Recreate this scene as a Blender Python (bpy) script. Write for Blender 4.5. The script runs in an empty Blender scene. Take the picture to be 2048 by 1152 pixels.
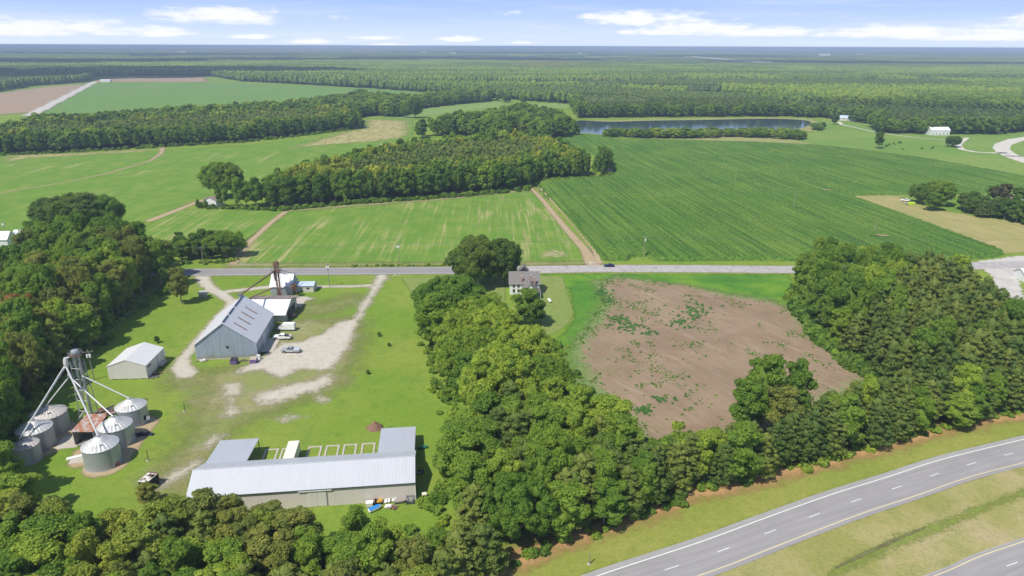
import bpy, math, random
import numpy as np
from mathutils import Vector, Matrix
R=math.radians
random.seed(7); rng=np.random.default_rng(7)
SC=bpy.context.scene; COL=SC.collection
# ------------------------------------------------------------------ camera, sky, sun, exposure
F_PX=1365.0; CAM_H=92.3; TILT=math.atan((576-92)/F_PX); ROLL=math.atan(7/2048)
cam_d=bpy.data.cameras.new('camera'); cam=bpy.data.objects.new('camera',cam_d); COL.objects.link(cam)
cam_d.sensor_width=36; cam_d.lens=36*F_PX/2048; cam_d.clip_start=1; cam_d.clip_end=90000
cam.location=(0,0,CAM_H)
cam.rotation_euler=(Matrix.Rotation(math.pi/2-TILT,3,'X')@Matrix.Rotation(ROLL,3,'Z')).to_euler()
SC.camera=cam
SC.view_settings.view_transform='Standard'; SC.view_settings.look='None'; SC.view_settings.exposure=0.10; SC.view_settings.gamma=1
SUN_EL=R(56); SH_AZ=R(49)                    # shadows run towards this direction on the ground
sdir=Vector((-math.cos(SH_AZ)*math.cos(SUN_EL),-math.sin(SH_AZ)*math.cos(SUN_EL),math.sin(SUN_EL)))
sl=bpy.data.lights.new('sun','SUN'); sl.energy=4.7; sl.angle=R(0.5); sl.color=(1.0,0.945,0.84)
so=bpy.data.objects.new('sun',sl); COL.objects.link(so); so.rotation_euler=sdir.to_track_quat('Z','Y').to_euler()
so.location=(0,0,300)
HAZE_D=0.00015
SC.cycles.max_bounces=6; SC.cycles.diffuse_bounces=3; SC.cycles.glossy_bounces=2; SC.cycles.transmission_bounces=3
SC.cycles.transparent_max_bounces=10; SC.cycles.volume_bounces=0; SC.cycles.use_denoising=True

def G(px,py,z=0.0):
    """where the sight line through a place in the photograph meets height z"""
    u=px-1024; v=py-576; c,s=math.cos(ROLL),math.sin(ROLL)
    u,v=u*c+v*s,-u*s+v*c
    dx=u/F_PX; dy=math.cos(TILT)-(v/F_PX)*math.sin(TILT); dz=-math.sin(TILT)-(v/F_PX)*math.cos(TILT)
    t=(CAM_H-z)/-dz
    return (dx*t,dy*t)
def PROJ(X,Y,Z):
    dz=Z-CAM_H; zc=Y*math.cos(TILT)-dz*math.sin(TILT); vc=-(dz*math.cos(TILT)+Y*math.sin(TILT))
    u=F_PX*X/zc; v=F_PX*vc/zc; c,s=math.cos(ROLL),math.sin(ROLL)
    return (1024+u*c-v*s,576+u*s+v*c,zc)

# ------------------------------------------------------------------ node helper
class NT:
    def __init__(s,tree): s.t=tree; s.n=tree.nodes; s.l=tree.links
    def node(s,ty,props=None,**inp):
        n=s.n.new(ty)
        for k,v in (props or {}).items(): setattr(n,k,v)
        for k,v in inp.items():
            s.set(n,k.replace('_',' '),v)
        return n
    def set(s,n,k,v):
        i=n.inputs[int(k)] if isinstance(k,int) or k.isdigit() else n.inputs[k]
        if isinstance(v,bpy.types.NodeSocket): s.l.new(v,i)
        else:
            if i.type=='RGBA' and len(v)==3: v=(*v,1)
            i.default_value=v
    def math(s,op,a,b=None,c=None,clamp=False):
        n=s.n.new('ShaderNodeMath'); n.operation=op; n.use_clamp=clamp
        for i,v in enumerate((a,b,c)):
            if v is None: continue
            if isinstance(v,bpy.types.NodeSocket): s.l.new(v,n.inputs[i])
            else: n.inputs[i].default_value=v
        return n.outputs[0]
    def noise(s,vec,scale,detail=3,rough=.55,dist=0):
        n=s.node('ShaderNodeTexNoise'); s.l.new(vec,n.inputs['Vector'])
        n.inputs['Scale'].default_value=scale; n.inputs['Detail'].default_value=detail
        n.inputs['Roughness'].default_value=rough; n.inputs['Distortion'].default_value=dist
        return n.outputs[0]
    def step(s,x,a,b):
        n=s.n.new('ShaderNodeMapRange'); n.interpolation_type='SMOOTHSTEP'
        if isinstance(x,bpy.types.NodeSocket): s.l.new(x,n.inputs[0])
        n.inputs[1].default_value=a; n.inputs[2].default_value=b
        return n.outputs[0]
    def mix(s,f,a,b,mode='MIX'):
        n=s.n.new('ShaderNodeMix'); n.data_type='RGBA'; n.blend_type=mode
        for i,v in ((0,f),(6,a),(7,b)):
            if isinstance(v,bpy.types.NodeSocket): s.l.new(v,n.inputs[i])
            else: n.inputs[i].default_value=v if i==0 else ((*v,1) if len(v)==3 else v)
        return n.outputs[2]
    def vscale(s,vec,x,y,z=1,rot=0):
        n=s.n.new('ShaderNodeMapping'); s.l.new(vec,n.inputs[0])
        # rotate first, then stretch
        if rot:
            n.inputs['Rotation'].default_value=(0,0,rot)
            m=s.n.new('ShaderNodeMapping'); s.l.new(n.outputs[0],m.inputs[0]); m.inputs['Scale'].default_value=(x,y,z); return m.outputs[0]
        n.inputs['Scale'].default_value=(x,y,z); return n.outputs[0]
    def attr(s,name):
        n=s.n.new('ShaderNodeAttribute'); n.attribute_name=name; return n.outputs['Fac']
def new_mat(name):
    m=bpy.data.materials.new(name); m.use_nodes=True; m.node_tree.nodes.clear(); return m,NT(m.node_tree)
def finish(m,t,color,rough=.9,spec=.2,metal=0,bump=None,bstr=.3,bdist=.1,mask=None,trans=None):
    b=t.node('ShaderNodeBsdfPrincipled'); t.set(b,'Base Color',color); t.set(b,'Roughness',rough); t.set(b,'Specular IOR Level',spec); t.set(b,'Metallic',metal)
    if bump is not None:
        bn=t.node('ShaderNodeBump'); t.set(bn,'Height',bump); t.set(bn,'Strength',bstr); t.set(bn,'Distance',bdist); t.l.new(bn.outputs[0],b.inputs['Normal'])
    out=t.node('ShaderNodeOutputMaterial'); res=b.outputs[0]
    if trans is not None:
        tr=t.node('ShaderNodeBsdfTranslucent'); t.set(tr,'Color',trans[0]); mx=t.node('ShaderNodeMixShader'); mx.inputs[0].default_value=trans[1]
        t.l.new(res,mx.inputs[1]); t.l.new(tr.outputs[0],mx.inputs[2]); res=mx.outputs[0]
    if mask is not None:
        tp=t.node('ShaderNodeBsdfTransparent'); mx=t.node('ShaderNodeMixShader'); t.l.new(mask,mx.inputs[0]); t.l.new(tp.outputs[0],mx.inputs[1]); t.l.new(res,mx.inputs[2]); res=mx.outputs[0]
    t.l.new(res,out.inputs['Surface']); return m

# ------------------------------------------------------------------ world: physical sky with fair-weather cumulus far off
w=bpy.data.worlds.new('World'); SC.world=w; w.use_nodes=True; w.node_tree.nodes.clear(); t=NT(w.node_tree)
sky=t.node('ShaderNodeTexSky'); sky.sky_type='NISHITA'; sky.sun_disc=False; sky.sun_elevation=SUN_EL; sky.sun_rotation=math.atan2(sdir.x,sdir.y)
sky.altitude=90; sky.air_density=1.0; sky.dust_density=0.4; sky.ozone_density=3.0
tc=t.node('ShaderNodeTexCoord'); sep=t.node('ShaderNodeSeparateXYZ'); t.l.new(tc.outputs['Generated'],sep.inputs[0])
az=t.math('ARCTAN2',sep.outputs[0],sep.outputs[1]); el=t.math('ARCSINE',sep.outputs[2])
cmb=t.node('ShaderNodeCombineXYZ'); t.l.new(az,cmb.inputs[0]); t.l.new(t.math('MULTIPLY',el,3.2),cmb.inputs[1])
n1=t.noise(cmb.outputs[0],14,6,.62); n2=t.noise(cmb.outputs[0],55,4,.6)
def sky_dir(px,py):
    u=(px-1024)/F_PX; v=(py-576)/F_PX; dy=math.cos(TILT)-v*math.sin(TILT); dz=-math.sin(TILT)-v*math.cos(TILT)
    return math.atan2(u,dy), math.asin(dz/math.sqrt(u*u+dy*dy+dz*dz))
e=None
for (px,py,wd,hg) in [(440,38,115,22),(130,60,95,17),(40,66,110,15),(270,68,95,13),(1290,40,120,20),(1400,57,130,16),(1500,64,110,14),(1300,66,90,8),(1830,64,160,17),(1960,70,150,13),(1700,68,70,9),
      (910,80,45,7),(620,85,60,7),(740,77,50,6),(1045,86,40,5),(630,36,70,9),(1050,24,90,13),(500,76,40,6),(1180,34,45,9),(-160,50,120,25),(2200,50,140,26),(770,92,60,4)]:
    a,q=sky_dir(px,py); cw,ch=wd*1.15/F_PX,hg*1.15/F_PX
    ax=t.math('POWER',t.math('MULTIPLY',t.math('SUBTRACT',az,a),1/cw),2); ex=t.math('MULTIPLY',t.math('SUBTRACT',el,q),1/ch)
    ex=t.math('POWER',t.math('MAXIMUM',ex,t.math('MULTIPLY',ex,-1.9)),2)
    v=t.math('SUBTRACT',1.0,t.math('ADD',ax,ex)); v=t.math('MAXIMUM',v,-1.0)
    if (px,py)in((630,36),(1050,24)): v=t.math('MULTIPLY_ADD',v,.5,-.22)
    e=v if e is None else t.math('MAXIMUM',e,v)
c=t.math('ADD',e,t.math('MULTIPLY_ADD',n1,2.6,-1.45)); c=t.math('ADD',c,t.math('MULTIPLY_ADD',n2,1.1,-.55))
cm=t.math('MULTIPLY',t.step(c,-.1,.8),.92)
veil=t.math('MULTIPLY',t.step(t.noise(t.vscale(cmb.outputs[0],3,14),1.3,5,.6),.42,.8),.35)
cm=t.math('MAXIMUM',cm,veil)
tone=t.mix(t.step(c,0,1.4),(6.6,6.9,7.7),(7.6,7.6,7.75))
low=t.mix(t.step(el,0.0,.065),(5.1,6.0,7.4),(3.05,4.35,7.4)); skyc=t.mix(t.step(el,.06,.5),low,sky.outputs[0])
full=t.mix(cm,skyc,tone); bg=t.node('ShaderNodeBackground'); t.l.new(full,bg.inputs[0]); bg.inputs[1].default_value=0.13
wo=t.node('ShaderNodeOutputWorld'); t.l.new(bg.outputs[0],wo.inputs['Surface'])

# ------------------------------------------------------------------ object helpers
def tag(o,label=None,cat=None,group=None,kind=None):
    if label: o['label']=label
    if cat: o['category']=cat
    if group: o['group']=group
    if kind: o['kind']=kind
    return o
def empty(name,loc,rz=0,label=None,cat=None,group=None):
    o=bpy.data.objects.new(name,None); COL.objects.link(o); o.location=loc; o.rotation_euler=(0,0,rz); o.empty_display_size=.3
    return tag(o,label,cat,group)
class MB:
    def __init__(s): s.v=[]; s.f=[]
    def add(s,vs,fs):
        b=len(s.v); s.v+= [tuple(p) for p in vs]; s.f+=[tuple(b+i for i in f) for f in fs]; return s
    def box(s,x0,x1,y0,y1,z0,z1):
        return s.add([(x0,y0,z0),(x1,y0,z0),(x1,y1,z0),(x0,y1,z0),(x0,y0,z1),(x1,y0,z1),(x1,y1,z1),(x0,y1,z1)],[(0,3,2,1),(4,5,6,7),(0,1,5,4),(1,2,6,5),(2,3,7,6),(3,0,4,7)])
    def cbox(s,c,d,rz=0):
        m=Matrix.Rotation(rz,3,'Z'); vs=[]
        for z in (-1,1):
            for (x,y) in ((-1,-1),(1,-1),(1,1),(-1,1)): vs.append(Vector(c)+m@Vector((x*d[0]/2,y*d[1]/2,z*d[2]/2)))
        return s.add(vs,[(0,3,2,1),(4,5,6,7),(0,1,5,4),(1,2,6,5),(2,3,7,6),(3,0,4,7)])
    def tube(s,p0,p1,r0,r1=None,n=8,cap=True):
        r1=r0 if r1 is None else r1; p0=Vector(p0); p1=Vector(p1); d=(p1-p0).normalized()
        a=d.cross(Vector((0,0,1))) if abs(d.z)<.95 else d.cross(Vector((1,0,0))); a.normalize(); b=d.cross(a)
        vs=[]; 
        for p,r in ((p0,r0),(p1,r1)):
            for i in range(n):
                q=2*math.pi*i/n; vs.append(p+a*(r*math.cos(q))+b*(r*math.sin(q)))
        fs=[(i,(i+1)%n,n+(i+1)%n,n+i) for i in range(n)]
        fs=[f[::-1] for f in fs]
        if cap: fs+=[tuple(range(n)),tuple(range(2*n-1,n-1,-1))]
        return s.add(vs,fs)
    def lathe(s,prof,c=(0,0),n=24,cap=True):
        k=len(prof); vs=[]
        for (r,z) in prof:
            for i in range(n):
                q=2*math.pi*i/n; vs.append((c[0]+r*math.cos(q),c[1]+r*math.sin(q),z))
        fs=[]
        for j in range(k-1):
            for i in range(n): fs.append((j*n+i,j*n+(i+1)%n,(j+1)*n+(i+1)%n,(j+1)*n+i))
        if cap: fs.append(tuple(range(n))[::-1]); fs.append(tuple(range((k-1)*n,k*n)))
        return s.add(vs,fs)
    def extr(s,prof,y0,y1,y0b=None,y1b=None,zsplit=None):
        """side profile (x,z) extruded across y; points above zsplit are pulled in to y0b..y1b"""
        n=len(prof); vs=[]
        for side in (0,1):
            for (x,z) in prof:
                hi=zsplit is not None and z>zsplit
                y=(y0b if hi else y0) if side==0 else (y1b if hi else y1)
                vs.append((x,y,z))
        fs=[tuple(range(n)),tuple(range(2*n-1,n-1,-1))]+[(i,n+i,n+(i+1)%n,(i+1)%n) for i in range(n)]
        return s.add(vs,fs)
    def slab(s,pts,th):
        """a thick sheet: polygon in space and the same one th lower"""
        n=len(pts); vs=[tuple(p) for p in pts]+[(p[0],p[1],p[2]-th) for p in pts]
        return s.add(vs,[tuple(range(n)),tuple(range(2*n-1,n-1,-1))]+[(i,n+i,n+(i+1)%n,(i+1)%n) for i in range(n)])
    def build(s,name,mat,parent=None,smooth=False,bevel=0,**tags):
        me=bpy.data.meshes.new(name); me.from_pydata(s.v,[],s.f); me.validate(); me.update()
        import bmesh
        bm=bmesh.new(); bm.from_mesh(me); bmesh.ops.recalc_face_normals(bm,faces=bm.faces)
        if bevel: bmesh.ops.bevel(bm,geom=[e_ for e_ in bm.edges],offset=bevel,segments=2,affect='EDGES',clamp_overlap=True)
        uv=bm.loops.layers.uv.new('UVMap')
        for f in bm.faces:
            n=f.normal; a=Vector((0,0,1)).cross(n)
            if a.length<.02: a=Vector((1,0,0))
            a.normalize(); b=n.cross(a)
            for lp in f.loops: lp[uv].uv=(lp.vert.co.dot(a),lp.vert.co.dot(b))
            f.smooth=smooth
        bm.to_mesh(me); bm.free()
        me.materials.append(mat); o=bpy.data.objects.new(name,me); COL.objects.link(o)
        if parent is not None: o.parent=parent
        if smooth:
            try: me.set_sharp_from_angle(angle=R(40))
            except Exception: pass
        return tag(o,**tags) if tags else o
def wpos(t):
    return t.node('ShaderNodeNewGeometry').outputs['Position']

# ------------------------------------------------------------------ materials for built things
_pm={}
def paint(name,col,rough=.6,metal=0,spec=.3,dirt=.25,scale=1.5):
    if name in _pm: return _pm[name]
    m,t=new_mat(name); tcn=t.node('ShaderNodeTexCoord'); v=tcn.outputs['Object']
    n=t.noise(v,scale,5,.65); c=t.mix(t.math('MULTIPLY',t.step(n,.45,.75),dirt),col,tuple(x*.45+.02 for x in col))
    finish(m,t,c,rough,spec,metal,bump=n,bstr=.1); _pm[name]=m; return m
def ribbed(name,col,rib=.3,rough=.45,metal=.0,rust=0.0,rust_col=(.22,.09,.045),streak=.25,stain=None,depth=.03,spec=.5):
    if name in _pm: return _pm[name]
    m,t=new_mat(name); tcn=t.node('ShaderNodeTexCoord'); uv=tcn.outputs['UV']; ob=tcn.outputs['Object']
    s=t.node('ShaderNodeSeparateXYZ'); t.l.new(uv,s.inputs[0])
    wv=t.math('ABSOLUTE',t.math('SINE',t.math('MULTIPLY',s.outputs[0],math.pi/rib)))
    rb=t.math('POWER',wv,8)
    sk=t.noise(t.vscale(uv,1.6,.12),1,5,.7); pn=t.node('ShaderNodeTexWhiteNoise'); pn.noise_dimensions='2D'
    fl=t.node('ShaderNodeVectorMath'); fl.operation='FLOOR'; t.l.new(t.vscale(uv,1/.92,1/3.1),fl.inputs[0]); t.l.new(fl.outputs[0],pn.inputs['Vector'])
    c=t.mix(t.math('MULTIPLY',t.step(sk,.4,.75),streak),col,tuple(x*.62 for x in col))
    c=t.mix(t.math('MULTIPLY',pn.outputs[0],.14),c,tuple(min(1,x*.7) for x in col))
    c=t.mix(t.math('MULTIPLY',rb,.22),c,tuple(x*.5 for x in col))
    if rust:
        rn=t.noise(t.vscale(uv,.55,.35),1.3,6,.7); rn2=t.noise(ob,9,3,.7)
        rm=t.step(t.math('ADD',rn,t.math('MULTIPLY_ADD',rn2,.3,-.15)),.62-rust*.35,.72-rust*.3)
        c=t.mix(rm,c,rust_col)
    if stain:
        so_=t.node('ShaderNodeSeparateXYZ'); t.l.new(ob,so_.inputs[0])
        sm=t.math('MULTIPLY',t.step(t.math('ADD',t.math('SUBTRACT',stain[1],so_.outputs[2]),t.math('MULTIPLY_ADD',t.noise(t.vscale(ob,.35,.35,.2),1,3),3.0,-1.5)),0,1.2),.7)
        c=t.mix(sm,c,stain[0])
    finish(m,t,c,rough,spec,metal,bump=rb,bstr=.6,bdist=depth); _pm[name]=m; return m
M_white=paint('white_paint',(.80,.80,.78),.35); M_glass=paint('dark_glass',(.02,.025,.03),.08,spec=.8,dirt=0)
M_tyre=paint('tyre_rubber',(.02,.02,.02),.9,dirt=0); M_rim=paint('wheel_metal',(.45,.45,.46),.35,.7)
M_black=paint('black_paint',(.012,.013,.018),.25,spec=.6,dirt=.05); M_wood=paint('weathered_wood',(.26,.22,.18),.9,dirt=.5)
M_pole=paint('pole_wood',(.30,.26,.22),.9,dirt=.4); M_steel=paint('galvanised_steel',(.50,.51,.52),.42,.55,dirt=.35)
M_rust=paint('rusty_steel',(.20,.11,.07),.85,dirt=.6); M_conc=paint('concrete',(.46,.42,.36),.9,dirt=.35,scale=.8)
M_dark=paint('dark_interior',(.025,.025,.027),.9,dirt=0); M_grey=paint('grey_plastic',(.20,.21,.22),.5)
M_wire=paint('wire',(.10,.10,.10),.5,dirt=0); M_silverp=paint('silver_paint',(.52,.54,.56),.25,.5,dirt=.05)
M_redl=paint('red_plastic',(.35,.02,.02),.3,dirt=0); M_lite=paint('lamp_glass',(.8,.8,.78),.15,dirt=0)
M_orange=paint('orange_paint',(.55,.16,.07),.6,dirt=.5)

# ------------------------------------------------------------------ ground sheets
def sdist(P,poly):
    """signed distance (inside positive) of points P (n,2) to a polygon"""
    q=np.asarray(poly,float); n=len(q); d=np.full(len(P),1e18); ins=np.zeros(len(P),bool)
    for i in range(n):
        a=q[i]; b=q[(i+1)%n]; ab=b-a; L=ab@ab
        if L<1e-9: continue
        tt=np.clip(((P-a)@ab)/L,0,1); pr=a+tt[:,None]*ab; d=np.minimum(d,((P-pr)**2).sum(1))
        c=(a[1]>P[:,1])!=(b[1]>P[:,1])
        with np.errstate(divide='ignore',invalid='ignore'):
            xi=(b[0]-a[0])*(P[:,1]-a[1])/(b[1]-a[1])+a[0]
        ins^=c&(P[:,0]<xi)
    return np.where(ins,1,-1)*np.sqrt(d)
def ldist(P,line,wd):
    """signed distance to a band of width wd (number or list) about a polyline"""
    q=np.asarray(line,float); w=np.full(len(q),wd/2) if np.isscalar(wd) else np.asarray(wd)/2
    best=np.full(len(P),-1e18)
    for i in range(len(q)-1):
        a=q[i]; b=q[i+1]; ab=b-a; tt=np.clip(((P-a)@ab)/(ab@ab),0,1); pr=a+tt[:,None]*ab
        best=np.maximum(best,w[i]+(w[i+1]-w[i])*tt-np.sqrt(((P-pr)**2).sum(1)))
    return best
def PP(pts): return [G(*p) for p in pts]
def fast_mesh(name,V,Fq,attrs=None,smooth=False):
    me=bpy.data.meshes.new(name); V=np.asarray(V,np.float32); Fq=np.asarray(Fq,np.int32); k=Fq.shape[1]
    me.vertices.add(len(V)); me.vertices.foreach_set('co',V.ravel()); me.loops.add(Fq.size); me.loops.foreach_set('vertex_index',Fq.ravel())
    me.polygons.add(len(Fq)); me.polygons.foreach_set('loop_start',np.arange(0,Fq.size,k,dtype=np.int32))
    try: me.polygons.foreach_set('loop_total',np.full(len(Fq),k,np.int32))
    except Exception: pass
    me.update(calc_edges=True)
    for nm,arr in (attrs or {}).items():
        a=me.attributes.new(nm,'FLOAT','POINT'); a.data.foreach_set('value',np.asarray(arr,np.float32))
    if smooth: me.polygons.foreach_set('use_smooth',np.ones(len(Fq),bool))
    return me
def sheet(name,shapes,mat,z,cell,fall,label=None,kind='structure',zfun=None):
    """a ground sheet: union of polygons / bands, with attribute w: 0 at the outer rim, .5 at the drawn edge, 1 inside"""
    allp=np.concatenate([np.asarray(s[1] if s[0]=='L' else s,float) for s in shapes]); mg=fall+max([max(np.atleast_1d(s[2])) for s in shapes if s[0]=='L'] or [0])
    lo=allp.min(0)-mg; hi=allp.max(0)+mg; nx=int((hi[0]-lo[0])/cell)+2; ny=int((hi[1]-lo[1])/cell)+2
    X,Y=np.meshgrid(lo[0]+np.arange(nx)*cell,lo[1]+np.arange(ny)*cell); P=np.stack([X.ravel(),Y.ravel()],1)
    sd=np.full(len(P),-1e18)
    for s in shapes: sd=np.maximum(sd,ldist(P,s[1],s[2]) if s[0]=='L' else sdist(P,s))
    w=np.clip(.5+.5*sd/fall,0,1); i=np.arange(nx*ny).reshape(ny,nx)
    Fq=np.stack([i[:-1,:-1].ravel(),i[:-1,1:].ravel(),i[1:,1:].ravel(),i[1:,:-1].ravel()],1)
    Fq=Fq[(w[Fq]>0.001).any(1)]; used=np.unique(Fq); mp=np.full(len(P),-1); mp[used]=np.arange(len(used))
    Z=np.full(len(used),z) if zfun is None else zfun(P[used],sd[used])
    me=fast_mesh(name,np.column_stack([P[used],Z]),mp[Fq],{'w':w[used]}); me.materials.append(mat)
    o=bpy.data.objects.new(name,me); COL.objects.link(o); o['kind']=kind
    return o
def wmask(t,pos,sc=.35,amp=.55,soft=.12,th=.5,detail=6):
    n=t.noise(pos,sc,detail,.78); n2=t.noise(pos,sc*7,3,.7); return t.step(t.math('ADD',t.math('ADD',t.attr('w'),t.math('MULTIPLY_ADD',n2,amp*.9,-amp*.45)),t.math('MULTIPLY_ADD',n,amp*2.2,-amp*1.1)),th-soft*1.3,th+soft*1.3)
def grass_col(t,pos,a=(.178,.272,.033),b=(.240,.298,.052),c=(.110,.215,.030),d=(.30,.27,.13),dry=.66,dryw=.12,big=.02):
    n1=t.noise(pos,big,4,.6); n2=t.noise(pos,.16,5,.65,.5); n3=t.noise(pos,2.2,4,.7); n4=t.noise(pos,.05,6,.7,.8)
    col=t.mix(t.step(n1,.38,.62),a,b); col=t.mix(t.math('MULTIPLY',t.step(n2,.45,.7),.55),col,c)
    col=t.mix(t.math('MULTIPLY',t.step(n4,dry,dry+dryw),.75),col,d)
    n5=t.noise(pos,.7,5,.75); col=t.mix(t.math('MULTIPLY',t.step(n5,.42,.66),.45),col,t.mix(1.0,col,(.66,.76,.62),'MULTIPLY'))
    col=t.mix(t.math('MULTIPLY',t.step(n3,.40,.70),.55),col,t.mix(1.0,col,(.55,.62,.5),'MULTIPLY'))
    return col,n3
def land(name,fn,mask=None,bstr=.5,bd=.15,rough=1.0):
    m,t=new_mat(name); pos=wpos(t); col,h=fn(t,pos); mk=mask(t,pos) if mask else None
    return finish(m,t,col,rough,0.08,bump=h,bstr=bstr,bdist=bd,mask=mk)
m_ground=land('grass_ground',lambda t,p:grass_col(t,p))
def worn_fn(t,p): return grass_col(t,p,(.25,.27,.09),(.30,.28,.13),(.20,.25,.07),(.42,.37,.26),.5,.2,.05)
m_worn=land('worn_grass',worn_fn,lambda t,p:wmask(t,p,.14,.5,.3))
def gravel_fn(t,p):
    n=t.noise(p,.5,6,.7); n2=t.noise(p,5,3,.7)
    c=t.mix(t.step(n,.35,.7),(.52,.48,.41),(.40,.36,.295)); c=t.mix(t.math('MULTIPLY',t.math('SUBTRACT',1,t.step(t.math('ADD',t.attr('w'),t.math('MULTIPLY_ADD',n,.8,-.4)),.5,1.05)),.7),c,(.34,.31,.19)); c=t.mix(t.math('MULTIPLY',t.step(n2,.5,.8),.5),c,(.72,.69,.64)); 
    return c,n2
m_gravel=land('gravel',gravel_fn,lambda t,p:wmask(t,p,.22,.85,.22,.55))
m_gravel_clean=land('packed_gravel',gravel_fn,lambda t,p:wmask(t,p,.4,.7,.2,.5))
def dirt_fn(a=(.30,.21,.135),b=(.235,.155,.10)):
    def f(t,p):
        n=t.noise(p,.35,6,.7); n2=t.noise(p,4,3,.7); return t.mix(t.step(n,.35,.7),a,b),n2
    return f
m_dirt=land('bare_dirt',dirt_fn((.42,.33,.205),(.34,.25,.15)),lambda t,p:wmask(t,p,.35,.6,.2,.45))
m_dirt_far=land('far_dirt',dirt_fn((.36,.27,.19),(.27,.19,.13)),lambda t,p:wmask(t,p,.04,.3,.15))
# the ground
B=45000
gm=MB().add([(-B,-400,0),(B,-400,0),(B,B,0),(-B,B,0)],[(0,1,2,3)]); gm.build('ground',m_ground,kind='structure')
ROW=R(-2)
# soybean fields
def soy_fn(amt=.5,ang=ROW,a=(.115,.225,.030),b=(.165,.255,.042)):
    def f(t,p):
        v=t.vscale(p,.55,.018,1,ang); st=t.noise(v,1,5,.62); big=t.noise(p,.012,4,.65); mid=t.noise(p,.07,5,.7,.6); fine=t.noise(p,1.6,4,.75)
        v2=t.vscale(p,.09,.012,1,ang); st2=t.noise(v2,1,4,.6)
        col=t.mix(t.step(mid,.4,.65),a,b); col=t.mix(t.math('MULTIPLY',t.step(fine,.4,.75),.5),col,(.07,.165,.022))
        s=t.math('ADD',t.math('MULTIPLY',st,.55),t.math('MULTIPLY',big,.55)); s=t.math('ADD',s,t.math('MULTIPLY',t.math('SUBTRACT',fine,.5),.4)); s=t.math('ADD',s,t.math('MULTIPLY',t.math('SUBTRACT',st2,.5),.5))
        col=t.mix(t.math('MULTIPLY',t.step(st,.42,.62),.5),col,t.mix(1.0,col,(1.45,1.18,1.3),'MULTIPLY'))
        col=t.mix(t.math('MULTIPLY',t.step(s,.67-amt*.16,.80-amt*.12),.8),col,(.40,.34,.17))
        return col,fine
    return f
m_soy=land('soybean_rows',soy_fn(.62),lambda t,p:wmask(t,p,.3,.3,.1))
m_soy2=land('soybean_rows_far',soy_fn(.25),lambda t,p:wmask(t,p,.1,.3,.1))
m_soy3=land('soybean_rows_hazy',soy_fn(.12,R(60),(.115,.225,.05),(.15,.25,.06)),lambda t,p:wmask(t,p,.03,.3,.1))
z=.02
sheet('soybean_field',[PP([(592,418),(700,410),(860,398),(1000,385),(1058,378),(1120,440),(1165,490),(1190,526),(1000,529),(700,531),(465,532),(480,510),(497,484),(530,458),(576,423)])],m_soy,.02,2,2)
sheet('soybean_field',[PP([(300,448),(350,420),(440,416.5),(560,421.5),(569,424),(530,456),(490,486),(420,500),(340,500),(280,470)])],m_soy,.02,2,2)
sheet('soybean_field',[PP([(-500,330),(0,311),(330,301),(480,290),(600,281),(700,268),(722,258),(725,240),(745,236),(826,240),(826,273),(800,290),(700,330),(480,400),(425,400),(388,408),(300,440),(240,470),(0,474),(-300,480)])],m_soy2,.03,5,4)
sheet('soybean_field',[PP([(190,166.5),(420,165),(500,167),(640,173),(780,180),(850,186),(840,196),(720,192),(640,204),(560,214),(300,225),(120,232),(80,228)])],m_soy3,.25,20,14)
m_pale=land('pale_field',soy_fn(.05,R(60),(.17,.27,.07),(.2,.29,.08)),lambda t,p:wmask(t,p,.03,.3,.1))
sheet('clover_field',[PP([(745,234),(830,221),(900,209),(1000,201),(1010,212),(880,228),(828,236),(826,240)])],m_pale,.12,10,6)
sheet('clover_field',[PP([(1036,208),(1070,206),(1145,210),(1140,217),(1050,215)])],m_pale,.12,10,6)
# bare strips and tracks between the fields
def band(pts,wd): return ('L',PP(pts),wd)
sheet('dirt_track',[band([(1062,376),(1085,400),(1130,455),(1170,500),(1186,527)],[2.6,3,3.6,4.4,7])],m_dirt,.05,1.2,1.6)
sheet('dirt_track',[band([(1074,370),(1100,396),(1150,452),(1190,500),(1199,524)],[2,2,2,2.5,4])],m_dirt,.06,1,1)
sheet('dirt_track',[band([(570,424),(540,447),(497,486)],3.2),band([(497,486),(474,513),(466,528)],3)],m_dirt,.05,1.2,1.8)
sheet('dirt_track',[band([(300,441),(350,422),(392,405),(425,393)],[5,4.2,3.2,2.6])],m_dirt,.05,1.2,1.6)
sheet('dirt_track',[band([(0,386),(120,366),(210,348),(300,322),(322,307),(326,294)],[1.6,1.6,2.2,2.4,3.5,4])],m_dirt,.06,2,2)
sheet('field_margin',[band([(465,530),(700,529.5),(1000,528),(1180,526)],5),band([(580,421),(720,410),(860,400),(1056,380)],6)],m_worn,.045,1.5,4)
sheet('dry_patch',[PP([(540,518),(640,508),(800,508),(905,512),(905,520),(700,520),(560,524)]),PP([(1100,490),(1150,500),(1160,520),(1060,522),(1060,505)]),PP([(480,515),(560,522),(520,530),(470,530)]),PP([(1030,385),(1058,382),(1110,440),(1085,450),(1050,410)])],
      land('dry_crop',dirt_fn((.48,.42,.24),(.36,.31,.17)),lambda t,p:wmask(t,t.vscale(p,1,.6),.6,.75,.14,.98)),.035,1.5,7)
sheet('dry_patch',[PP([(690,262),(760,250),(826,262),(820,274),(740,285),(660,290),(560,300)]),PP([(730,238),(822,241),(822,262),(745,262),(720,258)]),PP([(0,310),(200,303),(318,297),(300,304),(60,318),(0,330)]),PP([(330,420),(420,385),(425,398),(350,425)])],
      land('dry_crop_far',dirt_fn((.42,.36,.17),(.33,.31,.13)),lambda t,p:wmask(t,t.vscale(p,.6,.25),.25,.8,.25,.82)),.045,4,12)
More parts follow.
